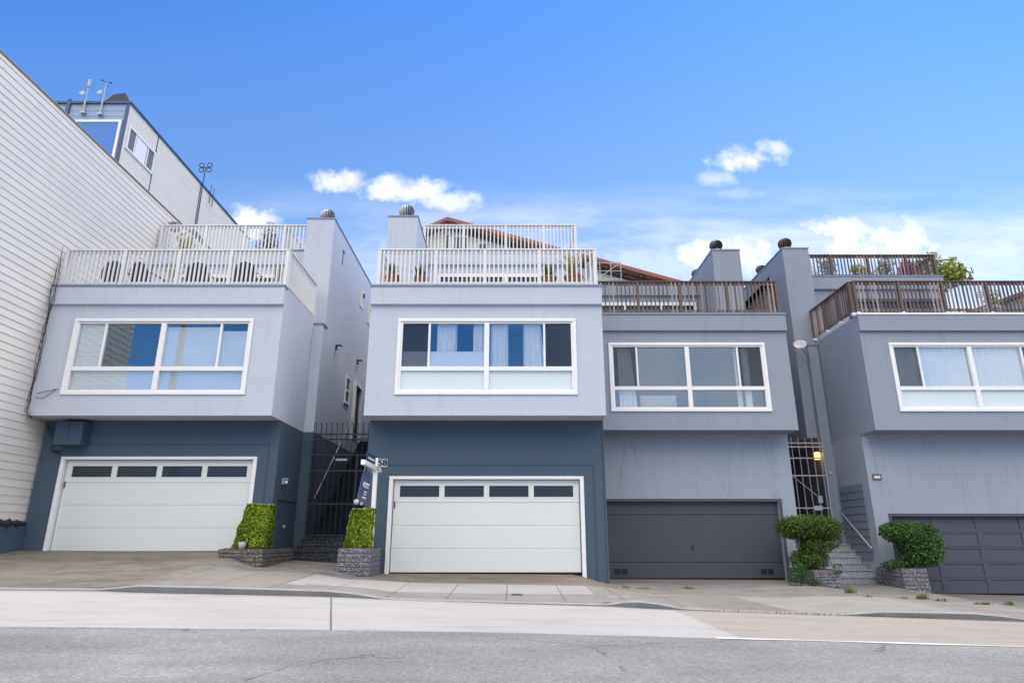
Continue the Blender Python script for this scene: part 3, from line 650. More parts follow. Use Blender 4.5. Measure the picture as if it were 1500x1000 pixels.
# garage doors
white_garage(H[1], -11.68, -6.60, -.27, 2.06, 16.9, .12, .06)
white_garage(H[2], -3.15, 1.84, -.77, 1.56, 16.9, .15, .32)
def raised_line(root, pts, y, mat):                  # thin raised plaster moulding round the garage opening
    mb = MB()
    for (xa, za, xb, zb) in pts: mb.box(min(xa, xb) - .012, max(xa, xb) + .012, y - .014, y, min(za, zb) - .012, max(za, zb) + .012)
    mb.build('wall_moulding', M['bluewood'], root)
raised_line(H[1], [(-12.0, 2.38, -6.33, 2.38), (-6.33, -.2, -6.33, 2.35)], 16.9, None)
raised_line(H[2], [(-3.4, 1.85, 2.1, 1.85), (2.1, -1.0, 2.1, 1.82)], 16.9, None)
MB().box(2.36, 2.40, 16.87, 19.0, -2.4, ZS - .01).build('corner_board', M['blue'], H[2])
y = 19.15
mb = MB(); mb.box(2.62, 7.77, y - .012, y + .13, 1.05, 1.13).box(2.62, 2.70, y - .012, y + .13, -1.4, 1.05).box(7.69, 7.77, y - .012, y + .13, -1.4, 1.05)
mb.build('door_frame', M['dgrey'], H[3])
mb = MB(); yd = y + .14
mb.box(2.70, 7.69, yd, yd + .05, .70, 1.05).box(2.70, 7.69, yd + .004, yd + .05, -.60, .688).box(2.70, 7.69, yd, yd + .05, -1.03, -.612)
d3 = mb.build('garage_door', M['dgrey'], H[3], bevel=.004)
MB().box(2.7, 7.69, yd + .05, yd + .06, -1.5, 1.05).build('door_backing', M['black'], H[3])
mb = MB(); mb.tube([(5.15, yd - .03, -.28), (5.15, yd - .03, -.12)], .012, 6).box(5.11, 5.19, yd - .012, yd, -.24, -.16); mb.build('door_handle', M['darkmetal'], d3)
for xa in (2.86, 6.98):
    v = MB(); v.box(xa, xa + .42, yd - .012, yd, -.95, -.76).build('vent_grille', M['dgrey'], d3)
    for k in range(2):
        MB().box(xa + .03 + .19 * k, xa + .20 + .19 * k, yd - .016, yd - .011, -.93, -.78).build('vent_opening', M['black'], d3)
# panelled door: rails and stiles round twenty recessed panels
mb = MB(); mb.box(10.78, 15.98, y - .012, y + .13, .64, .72).box(10.78, 10.86, y - .012, y + .13, -1.8, .64).box(15.9, 15.98, y - .012, y + .13, -1.8, .64); mb.build('door_frame', M['dgrey2'], H[4])
a, b, z0, z1 = 10.86, 15.9, -1.43, .64; hh = (z1 - z0) / 5; ww = (b - a) / 4
mb = MB(); yd = y + .12
for k in range(5):
    holes = [(a + ww * j + .07, a + ww * (j + 1) - .07, z0 + hh * k + .06, z0 + hh * (k + 1) - .05) for j in range(4)]
    mb.wall_y(a, b, z0 + hh * k + .004, z0 + hh * (k + 1) - .004, yd, yd + .04, holes)
d4 = mb.build('garage_door', M['dgrey2'], H[4])
for k in range(5):
    for j in range(4): MB().box(a + ww * j + .06, a + ww * (j + 1) - .06, yd + .02, yd + .038, z0 + hh * k + .05, z0 + hh * (k + 1) - .04).build('door_panel', M['dgrey2'], d4)
MB().box(a, b, yd + .045, yd + .05, -1.9, z1).build('door_backing', M['black'], H[4])

# railings
pz = [0, .262, .49, .742, 1]
rail(H[1], 'deck_railing', (-12.18, 16.28), (-6.15, 16.28), 6.56, 7.62, M['white'], [0, .262, .51, .745, 1])
rail(H[1], 'deck_railing', (-6.15, 16.33), (-6.15, 18.75), 6.56, 7.62, M['white'], [0, 1], drop=.0)
rail(H[2], 'deck_railing', (-3.62, 16.28), (2.26, 16.28), 6.56, 7.64, M['white'], pz)
rail(H[2], 'deck_railing', (-3.62, 16.33), (-3.62, 18.1), 6.56, 7.62, M['white'], [0, 1])
rail(H[2], 'deck_railing', (2.26, 16.33), (2.26, 20.3), 6.56, 7.62, M['white'], [0, .5, 1])
rail(H[1], 'upper_railing', (-12.2, yu1 + .1), (-6.72, yu1 + .1), 9.50, 10.52, M['white'], [0, .28, .53, .78, 1], gap=.128)
rail(H[1], 'upper_railing', (-7.9, yu1 + .2), (-7.9, 23.6), 9.50, 10.50, M['white'], [0, .5, 1], gap=.128)
rail(H[2], 'upper_railing', (-3.05, yu2 + .1), (2.2, yu2 + .1), 9.50, 10.53, M['white'], [0, .26, .54, .79, 1], gap=.128)
rail(H[2], 'upper_railing', (2.2, yu2 + .2), (2.2, 24.0), 9.50, 10.5, M['white'], [0, .5, 1], gap=.128)
rail(H[3], 'deck_railing', (2.47, 18.5), (8.10, 18.5), 6.56, 7.60, M['wood'], [0, .245, .475, .73, 1], M['darkwood'], bal=.036, gap=.127, post=.085, drop=.02)
rail(H[3], 'deck_railing', (8.10, 18.55), (8.10, 20.9), 6.56, 7.60, M['wood'], [0, .5, 1], M['darkwood'], bal=.036, gap=.127, post=.085)
rail(H[4], 'deck_railing', (10.50, 18.5), (16.85, 18.5), 6.60, 7.61, M['wood'], [0, .215, .425, .64, .85, 1], M['darkwood'], bal=.036, gap=.127, post=.085, drop=.03, foot=M['trim'])
rail(H[4], 'deck_railing', (10.42, 21.15), (10.42, 18.55), 6.60, 7.61, M['wood'], [0, .36, .7, 1], M['darkwood'], bal=.036, gap=.125, post=.085, drop=.03, foot=M['trim'])
rail(H[4], 'upper_railing', (10.7, yu4 + .1), (16.12, yu4 + .1), 9.50, 10.42, M['wood'], [0, .27, .53, .8, 1], M['darkwood'], bal=.034, gap=.13, post=.085)
rail(H[4], 'upper_railing', (16.12, yu4 + .2), (16.12, 27), 9.50, 10.42, M['wood'], [0, .5, 1], M['darkwood'], bal=.034, gap=.13, post=.085)

# details of house one: meter box, gas cupboard, lamps, side door and window in the alley
mb = MB(); mb.box(-11.75, -11.05, 16.55, 16.88, 2.32, 2.92).box(-11.42, -11.39, 16.53, 16.55, 2.32, 2.92); mb.build('meter_box', M['bluewood'], H[1], bevel=.01)
x = -6.08
mb = MB(); mb.box(x, x + .05, 17.02, 18.62, .98, 1.05).box(x, x + .05, 17.02, 17.10, -.6, .98).box(x, x + .05, 17.02, 18.62, -.42, -.28); mb.build('cupboard_frame', M['bluewood'], H[1], bevel=.008)
MB().box(x, x + .02, 17.10, 18.62, -.28, .98).build('cupboard_door', M['bluewood'], H[1])
MB().lathe([(.01, 0), (.035, .01), (.05, .03), (.03, .06), (.001, .065)], (x + .02, 17.75, .33), 10, Matrix.Rotation(R(90), 4, 'Y')).build('cupboard_latch', M['dish'], H[1])
lm = MB().box(x, x + .04, 17.40, 17.56, 1.40, 1.56).box(x + .04, x + .14, 17.40, 17.56, 1.53, 1.56).build('wall_lamp', M['dish'], H[1])
MB().lathe([(.03, 0), (.045, .02), (.04, .09), (.001, .1)], (x + .085, 17.48, 1.42), 10).build('lamp_globe', M['trim'], lm)
X = AL1a
def side_window(y0, y1, z0, z1):
    t_ = .07; mb = MB()
    mb.box(X - .01, X + .05, y0, y1, z1 - t_, z1).box(X - .01, X + .07, y0 - .03, y1 + .03, z0, z0 + t_).box(X - .01, X + .05, y0, y0 + t_, z0 + t_, z1 - t_).box(X - .01, X + .05, y1 - t_, y1, z0 + t_, z1 - t_)
    zm = (z0 + z1) / 2; mb.box(X - .01, X + .045, y0 + t_, y1 - t_, zm - .03, zm + .03)
    sw = mb.build('side_window', M['trim'], H[1]); MB().box(X, X + .02, y0 + t_, y1 - t_, z0 + t_, z1 - t_).build('pane', M['dglass'], sw)
side_window(21.85, 22.45, 4.5, 5.48)
mb = MB(); t_ = .1; mb.box(X - .01, X + .12, 23.0, 24.1, 5.42, 5.52).box(X - .01, X + .12, 23.0, 23.1, 3.45, 5.42).box(X - .01, X + .12, 24.0, 24.1, 3.45, 5.42); sdr = mb.build('side_door', M['trim'], H[1])
MB().box(X, X + .02, 23.1, 24.0, 3.45, 5.42).build('door_panel', M['dark'], sdr)
for yy, zz in ((20.35, 6.05), (23.3, 6.35)):
    l_ = MB().box(X, X + .05, yy - .06, yy + .06, zz - .08, zz + .08).box(X + .05, X + .2, yy - .05, yy + .05, zz + .02, zz + .07).build('wall_lamp', M['darkmetal'], H[1])
    MB().lathe([(.02, 0), (.05, .03), (.05, .1), (.001, .13)], (X + .13, yy, zz - .1), 10).build('lamp_globe', M['trim'], l_)
for (ya_, yb_, za_, zb_) in ((23.0, 23.5, 8.5, 9.2), (24.4, 24.9, 8.3, 9.1), (26.2, 26.9, 7.9, 9.0)):
    sv = MB().box(X, X + .03, ya_, yb_, za_, zb_).build('side_panel', M['cream'], H[1])
    MB().box(X + .03, X + .09, yb_ - .12, yb_ - .03, zb_ - .25, zb_ - .1).build('side_hook', M['darkmetal'], sv)
# house two number plate, number four plate, siding panel and stair rail
pl = MB().box(-3.71, -3.22, 16.875, 16.9, 1.79, 2.0).build('number_plate', M['dish'], H[2])
for k, ch in enumerate('6258'):
    vs, fs = text_geo(ch, .215); mb = MB()
    for s_ in (0, .006, .012): mb.add([(v.x * 1.1 + s_ - 3.655 + .122 * k, 16.868 - v.z, v.y + 1.895) for v in vs], fs)
    mb.build('digit', M['black'], pl)
pl = MB().box(10.50, 10.76, 19.125, 19.15, 1.66, 1.83).build('number_plate', M['plate_brown'], H[4])
mb = MB()
for k in range(4): mb.box(10.545 + .045 * k, 10.58 + .045 * k, 19.118, 19.125, 1.71, 1.775)
mb.build('digits', M['trim'], pl)
mb = MB()
for k in range(10):
    z0 = -.55 + .215 * k; mb.hull8([(10.37, 19.5, z0), (10.37, 20.9, z0), (10.335, 20.9, z0), (10.335, 19.5, z0)], [(10.37, 19.5, z0 + .205), (10.37, 20.9, z0 + .205), (10.352, 20.9, z0 + .205), (10.352, 19.5, z0 + .205)])
mb.build('side_siding', M['greypanel'], H[4])
mb = MB(); mb.tube([(10.25, 19.3, -.25), (10.25, 20.85, .85)], .022, 8).tube([(10.25, 19.4, -.18), (10.37, 19.4, -.18)], .012, 6).tube([(10.25, 20.7, .745), (10.37, 20.7, .745)], .012, 6); mb.build('handrail', M['metal'], H[4], smooth=True)
MB().box(10.12, 10.24, 20.975, 21.0, 2.0, 2.09).build('door_bell', M['dish'], H[4])

# ------------------------------------------------------------------ satellite dish
r = thing('satellite_dish', 'white satellite dish on an arm at the corner of the rightmost house', 'satellite dish', (9.95, 20.95, 6.25))
Md = Matrix.Rotation(R(-20), 4, 'Z') @ Matrix.Rotation(R(55), 4, 'X') @ Matrix.Scale(.66, 4)
MB().lathe([(.001, 0), (.14, .012), (.24, .04), (.32, .085), (.325, .10), (.235, .055), (.135, .027), (.001, .015)], (9.66, 20.75, 6.22), 24, Md).build('reflector', M['dish'], r, smooth=True)
mb = MB(); mb.tube([(10.0, 20.99, 6.05), (9.8, 20.85, 6.02), (9.68, 20.78, 6.2)], .02, 6).tube([(9.75, 20.65, 5.9), (9.6, 20.35, 5.95), (9.62, 20.32, 6.05)], .012, 6); mb.build('dish_arm', M['metal'], r, smooth=True)

# ------------------------------------------------------------------ left neighbour with lap siding
def siding(mb, x, y0, y1, z0, z1, pitch, lip=.014):
    z = z0
    while z < z1 - .02:
        zt = min(z + pitch, z1)
        y = y0 - random.uniform(0, 3)
        while y < y1:
            ye = y + random.uniform(3.2, 4.9); a, b = max(y0, y), min(y1, ye - .004)
            if b > a:
                mb.add([(x + lip, a, z + .004), (x + lip, b, z + .004), (x + .001, b, zt), (x + .001, a, zt)], [(0, 1, 2, 3)])
                mb.add([(x + lip, a, z + .004), (x + lip, b, z + .004), (x - .01, b, z + .004), (x - .01, a, z + .004)], [(3, 2, 1, 0)])
            y = ye
        z = zt
XB = -12.33
b1 = thing('sided_building', 'tall white lap sided building at the left edge of the photo', 'building', (-16, 18, -.3))
MB().box(XB - 9, XB - .012, 12.3, 27.5, -2.4, 11.22).build('core_wall', M['siding'], b1)
mb = MB(); siding(mb, XB, 12.3, 27.5, .45, 11.22, .197); mb.build('siding', M['siding'], b1)
mb = MB(); mb.box(XB - 9.02, XB + .03, 12.25, 27.55, 11.225, 11.255); mb.build('roof_edge', M['tan'], b1)
MB().box(XB - 9.0, XB + .02, 12.27, 27.53, 11.255, 11.275).build('roof', M['metal'], b1)
MB().box(XB - .3, XB + .12, 15.2, 16.88, -2.4, .36).build('foundation', M['blue'], b1)
mb = MB()
for k in range(16):
    ya_ = 15.1 + k * .11; mb.lathe([(.10, -.03), (.07 + random.uniform(-.02, .03), .05), (.001, .09 + random.uniform(0, .05))], (XB + .04 + random.uniform(-.03, .06), ya_, .36 + random.uniform(-.02, .02)), 7)
mb.build('tar_sealant', M['skyl'], b1, smooth=True)
mb = MB(); mb.hull8([(-12.9, 23.0, 11.35), (-12.4, 23.0, 11.35), (-12.4, 24.6, 11.35), (-12.9, 24.6, 11.35)], [(-12.8, 23.1, 11.7), (-12.5, 23.1, 11.7), (-12.5, 24.4, 11.55), (-12.8, 24.4, 11.55)]); solo(mb, 'skylight', M['darkmetal'], 'low dark skylight on the edge of the white sided roof', 'skylight')

# taller building behind it
X2, Y2, Z2 = -18.8, 27.0, 20.5
b2 = thing('tall_building', 'taller white sided building with blue glass front rising behind the sided wall', 'building', (X2 - 4, Y2 + 4, 0))
MB().box(X2 - 9, X2 - .012, Y2 + .012, 42, -2, Z2 - .02).build('core_wall', M['blueb'], b2)
mb = MB(); siding(mb, X2, Y2, 42, 6, Z2, .17, .010); mb.build('side_siding', M['siding'], b2)
mb = MB(); z = 12.0
while z < Z2 - .01:
    zt = min(Z2, z + .3); mb.hull8([(X2 - 9, Y2 + .012, z), (X2, Y2 + .012, z), (X2, Y2 - .012, z), (X2 - 9, Y2 - .012, z)], [(X2 - 9, Y2 + .012, zt - .004), (X2, Y2 + .012, zt - .004), (X2, Y2 - .001, zt - .004), (X2 - 9, Y2 - .001, zt - .004)]); z = zt
mb.build('front_siding', M['blueb'], b2)
mb = MB(); mb.box(X2 - 9.1, X2 + .06, Y2 - .08, 42, Z2, Z2 + .12); mb.build('roof_edge', M['bluepost'], b2)
MB().box(X2 - .16, X2 + .02, Y2 - .05, Y2 - .02, 12, Z2).build('corner_post', M['bluepost'], b2)
def px_rect(u0, v0, u1, v1, Y): p, q = at(u0, v0, Y), at(u1, v1, Y); return min(p.x, q.x), max(p.x, q.x), min(p.z, q.z), max(p.z, q.z)
def frame_y(mb, r4, y, t_, d=.06): x0, x1, z0, z1 = r4; mb.box(x0, x1, y - d, y, z1 - t_, z1).box(x0, x1, y - d, y, z0, z0 + t_).box(x0, x0 + t_, y - d, y, z0 + t_, z1 - t_).box(x1 - t_, x1, y - d, y, z0 + t_, z1 - t_)
yw = Y2 - .02
for r4 in ((-21.62, -19.02, 17.3, 19.55), (-24.6, -21.95, 17.3, 19.55)):
    mb = MB(); frame_y(mb, r4, yw, .12); wq = mb.build('window', M['trim'], b2); MB().box(r4[0] + .12, r4[1] - .12, yw - .03, yw - .02, r4[2] + .12, r4[3] - .12).build('pane', M['glassb'], wq)
MB().box(-21.88, -21.70, yw - .07, yw, 12, Z2 + .25).build('mullion', M['bluepost'], b2)
# side window with white blinds
def frame_x(mb, y0, y1, z0, z1, x, t_): mb.box(x, x + .05, y0, y1, z1 - t_, z1).box(x, x + .05, y0, y1, z0, z0 + t_).box(x, x + .05, y0, y0 + t_, z0 + t_, z1 - t_).box(x, x + .05, y1 - t_, y1, z0 + t_, z1 - t_)
def yat(u, v, X): d = ray(u, v); return d * (X / d.x)
pa, pb = yat(187, 183, X2), yat(222, 252, X2)
y0, y1, z1, z0 = yat(189, 185, X2).y, yat(226, 230, X2).y, yat(190, 184, X2).z, yat(186, 220, X2).z
mb = MB(); frame_x(mb, y0, y1, z0, z1, X2 + .012, .10)
for t_ in (.27, .73): mb.box(X2 + .012, X2 + .05, y0 + (y1 - y0) * t_ - .04, y0 + (y1 - y0) * t_ + .04, z0 + .1, z1 - .1)
wq = mb.build('side_window', M['trim'], b2)
MB().box(X2 + .014, X2 + .02, y0 + .1, y1 - .1, z0 + .1, z1 - .1).build('pane', M['room'], wq)
MB().box(X2 + .022, X2 + .03, y0 + (y1 - y0) * .31, y0 + (y1 - y0) * .69, z0 + .1, z1 - .1).build('blind', M['trim'], wq)
for u, v in ((232, 200), (294, 272)):
    p = yat(u, v, X2); MB().box(X2 + .01, X2 + .04, p.y - .018, p.y + .018, 9, Z2).build('downpipe', M['bluepost'], b2)
# roof equipment
sp = thing('solar_panel', 'dark tilted solar panel on the roof of the taller building', 'solar panel', (-20.0, 27.6, Z2 + .12))
A_, B_, C_, D_ = at(150, 151.5, 27.6), at(191, 152.5, 27.6), at(184, 137.5, 29.6), at(166, 140, 29.6)
up_ = Vector((0, 0, .06)); mb = MB(); mb.hull8([A_, B_, C_, D_], [A_ + up_, B_ + up_, C_ + up_, D_ + up_]); mb.build('panel', M['skyl'], sp)
mb = MB()
for p_, q_ in ((A_, B_), (B_, C_), (C_, D_), (D_, A_), (A_.lerp(B_, .72), D_.lerp(C_, .6))): mb.tube([p_ - up_ * .3, q_ - up_ * .3], .045, 6)
for p_ in (C_, D_): mb.tube([(p_.x, p_.y, Z2 + .1), p_], .035, 6)
mb.build('panel_frame', M['metal'], sp)
def mast(u, v0, v1, Y, label, dish=True, tip='can'):
    a, b = at(u, v1, Y), at(u + 3, v0, Y); r = thing('antenna_mast', label, 'antenna', tuple(a), 'antennas on the taller building')
    L = (b - a).length; mb = MB(); mb.tube([(a.x, Y, a.z), (a.x, Y, a.z + L * .6)], .042, 8).tube([(a.x, Y, a.z + L * .55), (a.x, Y, a.z + L)], .03, 6).box(a.x - .12, a.x + .12, Y - .05, Y + .1, a.z, a.z + .1)
    mb.build('mast', M['metal'], r, smooth=False)
    if dish: MB().lathe([(.001, 0), (.10, .02), (.14, .05), (.09, .03), (.001, .012)], (a.x - .10, Y - .15, a.z + L * .62), 16, Matrix.Rotation(R(80), 4, 'X')).build('dish', M['dish'], r, smooth=True)
    if tip == 'can':
        MB().lathe([(.02, 0), (.075, .02), (.075, .42), (.02, .44)], (a.x, Y, a.z + L * .92), 10).build('radio_unit', M['metal'], r)
    else:
        mb = MB()
        for k in range(3): an = k * 2.1; mb.tube([(a.x, Y, a.z + L), (a.x + .2 * math.cos(an), Y + .2 * math.sin(an), a.z + L)], .015, 5); mb.lathe([(.02, 0), (.06, .02), (.02, .06)], (a.x + .22 * math.cos(an), Y + .22 * math.sin(an), a.z + L - .03), 8)
        mb.build('wind_cups', M['darkmetal'], r)
mast(121, 125, 166, Y2 - .12, 'thin mast with a small white dish and a box on its tip')
mast(146, 122, 168, Y2 - .12, 'pale thick mast topped with a wind cup gauge', True, 'cups')
p = yat(288, 328, X2 + .1); q = yat(301, 250, X2 + .1)
r = thing('ring_antenna', 'tall antenna with four dark rings rising behind the sided gable', 'antenna', tuple(p), 'antennas on the taller building')
MB().tube([(X2 + .1, p.y, p.z), (X2 + .1, p.y, p.z + (q.z - p.z) * 1.05)], .035, 6).build('mast', M['bluepost'], r)
mb = MB(); zc = p.z + (q.z - p.z) * 1.05
for sx in (-1, 1):
    for sz in (-1, 1):
        pts = [(X2 + .1 + sx * .24 + .15 * math.cos(t_ * .524), p.y, zc + sz * .17 + .15 * math.sin(t_ * .524)) for t_ in range(13)]; mb.tube(pts, .03, 5)
mb.tube([(X2 - .15, p.y, zc), (X2 + .35, p.y, zc)], .03, 5); mb.build('rings', M['darkmetal'], r)
for du, dv, nm in ((307, 258, 'thin dark whip antenna beside the four ring antenna'), (311, 263, 'short pale whip antenna, right of the thin dark one')):
    q = yat(du, dv + 34, X2 + .1); mb = MB().tube([(X2 + .1, q.y, q.z - .3), (X2 + .1, q.y, q.z + 1.0)], .025 if 'thin' in nm else .04, 6)
    solo(mb, 'whip_antenna', M['bluepost'] if 'thin' in nm else M['metal'], nm, 'antenna', 'antennas on the taller building')

# cables down the seam between the sided wall and the first house
mb = MB()
for k in range(4):
    o = random.uniform(0, .06); pts = [(-12.24 + o * .4, 16.06 - .015 * k, 7.65 - .2 * k)]
    for j in range(14): pts.append((-12.2 + .05 * math.sin(j * .9 + k * 2) + o, 16.05 - .02 * k - .02 * (j % 2), 6.6 - j * .27))
    pts += [(-12.15, 16.2, 2.93), (-12.05, 16.6, 2.88), (-11.9, 16.82, 2.7 - .1 * k), (-11.95, 16.83, 2.2), (-11.7, 16.84, 2.12 + .03 * k)]
    mb.tube(pts, .0065, 5)
mb.tube([(-12.1, 16.1, 3.55), (-11.95, 16.1, 3.6), (-11.8, 16.1, 3.62), (-11.62, 16.1, 3.66), (-11.6, 16.14, 3.68)], .009, 5).tube([(-12.1, 16.1, 3.45), (-11.9, 16.08, 3.42), (-11.75, 16.1, 3.56), (-11.62, 16.1, 3.66)], .008, 5)
solo(mb, 'cable_bundle', M['black'], 'loose black cables running down the seam beside the white siding', 'cables', smooth=True)

# ------------------------------------------------------------------ gabled house behind
YG = 34.0
gh = thing('gabled_house', 'cream house with a long red eaved gable roof behind the second deck', 'house', (0, YG, 2))
pk, rt = at(655, 317.5, YG), at(1003, 412, YG); lf = pk + Vector((-2.6, 0, -1.25))
mb = MB(); yb = 44
poly = [(lf.x + .35, 2), (rt.x - .8, 2), (rt.x - .8, rt.z + .0), (pk.x, pk.z - .3), (lf.x + .35, lf.z - .15)]
n = len(poly); vs = [(x, YG + .8, z) for x, z in poly] + [(x, yb, z) for x, z in poly]
mb.add(vs, [tuple(range(n)), tuple(range(2 * n - 1, n - 1, -1))] + [(i, n + i, n + (i + 1) % n, (i + 1) % n) for i in range(n)]); mb.build('wall', M['cream'], gh)
def roofslab(mb, a, b, t_, y0, y1): mb.add([(a.x, y0, a.z), (b.x, y0, b.z), (b.x, y1, b.z), (a.x, y1, a.z), (a.x, y0, a.z - t_), (b.x, y0, b.z - t_), (b.x, y1, b.z - t_), (a.x, y1, a.z - t_)], [(0, 1, 2, 3), (7, 6, 5, 4), (0, 4, 5, 1), (1, 5, 6, 2), (2, 6, 7, 3), (3, 7, 4, 0)])
mb = MB(); roofslab(mb, pk, rt, .22, YG, yb); roofslab(mb, lf, pk, .22, YG, yb); rf = mb.build('roof', M['roofred'], gh)
d = (rt - pk)
for k in range(14):
    t_ = (k + .5) / 14; c = pk + d * t_; MB().box(c.x - .07, c.x + .07, YG + .1, YG + .7, c.z - .42, c.z - .24).build('rafter_tail', M['darkwood'], rf)
dd = Vector((0, 0, 0)); lo_ = [(pk + d * t_) for t_ in (0, 1)]
mb = MB(); roofslab(mb, pk + Vector((0, 0, -.30)), rt + Vector((-.3, 0, -.30)), .16, YG + .70, YG + .79); mb.build('eave_board', M['darkwood'], rf)
for (u0, v0, u1, v1) in ((652, 343, 660, 366), (664, 346, 686, 366), (698, 356, 716, 368)):
    r4 = px_rect(u0, v0, u1, v1, YG + .8); mb = MB(); frame_y(mb, r4, YG + .8, .07, .05); wq = mb.build('window', M['trim'], gh); MB().box(r4[0] + .07, r4[1] - .07, YG + .77, YG + .78, r4[2] + .07, r4[3] - .07).build('pane', M['dglass'], wq)
wm = at(612, 372, YG - 3)
# metal landing stair seen right of the second deck
p = at(886, 412, 27); r = thing('metal_landing', 'small metal landing with thin rails between the second and third deck', 'landing', (p.x, 27, p.z))
mb = MB(); zz = p.z - .3
for x_ in (-.75, -.2, .3, .75): mb.tube([(p.x + x_, 27, zz), (p.x + x_, 27, zz + 1.25)], .02, 6)
for k in range(3): mb.tube([(p.x - .75, 27, zz + .4 + .4 * k), (p.x + .75, 27, zz + .4 + .4 * k)], .015, 6)
mb.tube([(p.x - .7, 27, zz + .1), (p.x + .7, 27, zz + 1.2)], .02, 6); mb.build('guard', M['metal'], r)
MB().box(p.x - .8, p.x + .8, 26.7, 27.6, zz - .12, zz).build('platform', M['roofred'], r)
MB().box(p.x - .7, p.x - .6, 26.9, 27.0, -2, zz - .12).box(p.x + .6, p.x + .7, 26.9, 27.0, -2, zz - .12).build('leg', M['darkmetal'], r)

# ------------------------------------------------------------------ foliage
def rnd_unit():
    while True:
        v = Vector((random.uniform(-1, 1), random.uniform(-1, 1), random.uniform(-1, 1)))
        if .05 < v.length < 1: return v.normalized()
def leaf(mb, p, nrm, s, asp=.55):
    t = nrm.orthogonal().normalized(); t = Matrix.Rotation(random.uniform(0, 6.28), 3, nrm) @ t; b = nrm.cross(t)
    a = s * random.uniform(.7, 1.3); wv = a * asp
    mb.add([p - t * a * .5, p + b * wv * .5 + nrm * a * .08, p + t * a * .5, p - b * wv * .5 + nrm * a * .08], [(0, 1, 2, 3)])
def blob(mb, c, r3, n, s, inner=.55, up=.3, asp=.55):
    for _ in range(n):
        d = rnd_unit(); q = random.uniform(inner, 1.0) ** .6 * (1 + random.uniform(-.06, .08)); p = Vector(c) + Vector((d.x * r3[0], d.y * r3[1], d.z * r3[2])) * q
        leaf(mb, p, (d + rnd_unit() * .9 + Vector((0, 0, up))).normalized(), s, asp)
def hedge_box(mb, x0, x1, y0, y1, z0, z1, n, s, slant=.0):
    """clipped hedge: leaves over every face of a box, with depth; the left foot is wider by slant"""
    for _ in range(n):
        a, b, c = random.random(), random.random(), random.random(); k = random.random()
        q = (random.random() ** 2.0) * .22
        if k < .30: b = q
        elif k < .5: c = 1 - q
        elif k < .68: a = q
        elif k < .86: a = 1 - q
        else: b = 1 - q
        xx = x0 + (x1 - x0) * a - slant * (1 - c) * (1 - a); g = .010 * math.sin(xx * 9 + c * 7) + .012 * math.sin(c * 17 + b * 5)
        nr = Vector((a - .5, b - .5, c - .5)) * 2; nr = (nr + rnd_unit() * .8 + Vector((0, -.1, .3))).normalized()
        leaf(mb, Vector((xx + g * (1 if a > .5 else -1), y0 + (y1 - y0) * b - abs(g) * (b < .5), z0 + (z1 - z0) * c + g * .6 * (c > .8))), nr, s, .8)
def planter(root, poly, z0, z1, mat, bands, taper=.0):
    mb = MB(); cx = sum(p[0] for p in poly) / len(poly); cy = sum(p[1] for p in poly) / len(poly); h = (z1 - z0) / bands
    sc = lambda k: [(cx + (x - cx) * k, cy + (y - cy) * k) for x, y in poly]
    for k in range(bands):
        j = 1 + random.uniform(-.004, .006); f = 1 + taper * (1 - k / bands)
        mb.prism(sc(f * j), z0 + h * k, z0 + h * (k + 1) - .014); mb.prism(sc(f * j * .955), z0 + h * (k + 1) - .014, z0 + h * (k + 1))
    mb.build('stone_wall', mat, root); MB().prism(sc(.86), z1 - .03, z1 + .015).build('soil', M['soil'], root)
def plant(name, label, cat, loc, blobs, mat, stems=(), group=None, leafs=.07, part='foliage', core=None, asp=.55):
    r = thing(name, label, cat, loc, group); mb = MB()
    for (c, r3, n) in blobs: blob(mb, c, r3, n, leafs, asp=asp)
    mb.build(part, mat, r)
    if stems:
        mb = MB()
        for pts, rad in stems: mb.tube(pts, rad, 6, .6)
        mb.build('stem', M['bark'], r, smooth=True)
    return r
# planters at the first alley
pr = thing('stone_planter', 'low wide brownish stone planter under the left clipped hedge', 'planter', (-6.0, 16.1, -.7), 'stone planters by the alleys')
planter(pr, [(-6.86, 15.85), (-5.58, 15.2), (-5.58, 17.3), (-6.86, 17.3)], -.82, -.205, M['planter'], 7)
pr = thing('stone_planter', 'tall narrow grey stone planter beside the white signpost', 'planter', (-3.6, 16.2, -.8), 'stone planters by the alleys')
planter(pr, [(-4.0, 15.6), (-3.25, 15.6), (-3.25, 16.86), (-4.0, 16.86)], -.98, -.185, M['planter2'], 8)
h1 = thing('clipped_hedge', 'bright clipped box hedge with slanting left foot by the left garage door', 'hedge', (-6.1, 16.3, -.2), 'clipped hedges')
mb = MB(); hedge_box(mb, -6.30, -5.80, 15.8, 16.45, -.18, .82, 12000, .045, .25); mb.build('foliage', M['hedge'], h1)
mb = MB(); mb.tube([(-6.0, 16.2, -.2), (-6.05, 16.2, .3), (-6.1, 16.15, .55)], .03, 7, .5).tube([(-5.95, 16.25, -.2), (-5.85, 16.2, .4)], .03, 7, .5); mb.build('stem', M['bark'], h1); MB().hull8([(-6.28, 15.98, .0), (-5.92, 15.98, .0), (-5.92, 16.3, .0), (-6.28, 16.3, .0)], [(-6.18, 15.98, .66), (-5.92, 15.98, .66), (-5.92, 16.3, .66), (-6.18, 16.3, .66)]).build('inner_twigs', M['leafcore'], h1)
h2 = thing('clipped_hedge', 'small square clipped hedge with bare trunk in front of the white signpost', 'hedge', (-3.6, 16.1, -.18), 'clipped hedges')
mb = MB(); hedge_box(mb, -3.79, -3.31, 15.74, 16.22, -.17, .71, 8500, .045, .12); mb.build('foliage', M['hedge'], h2)
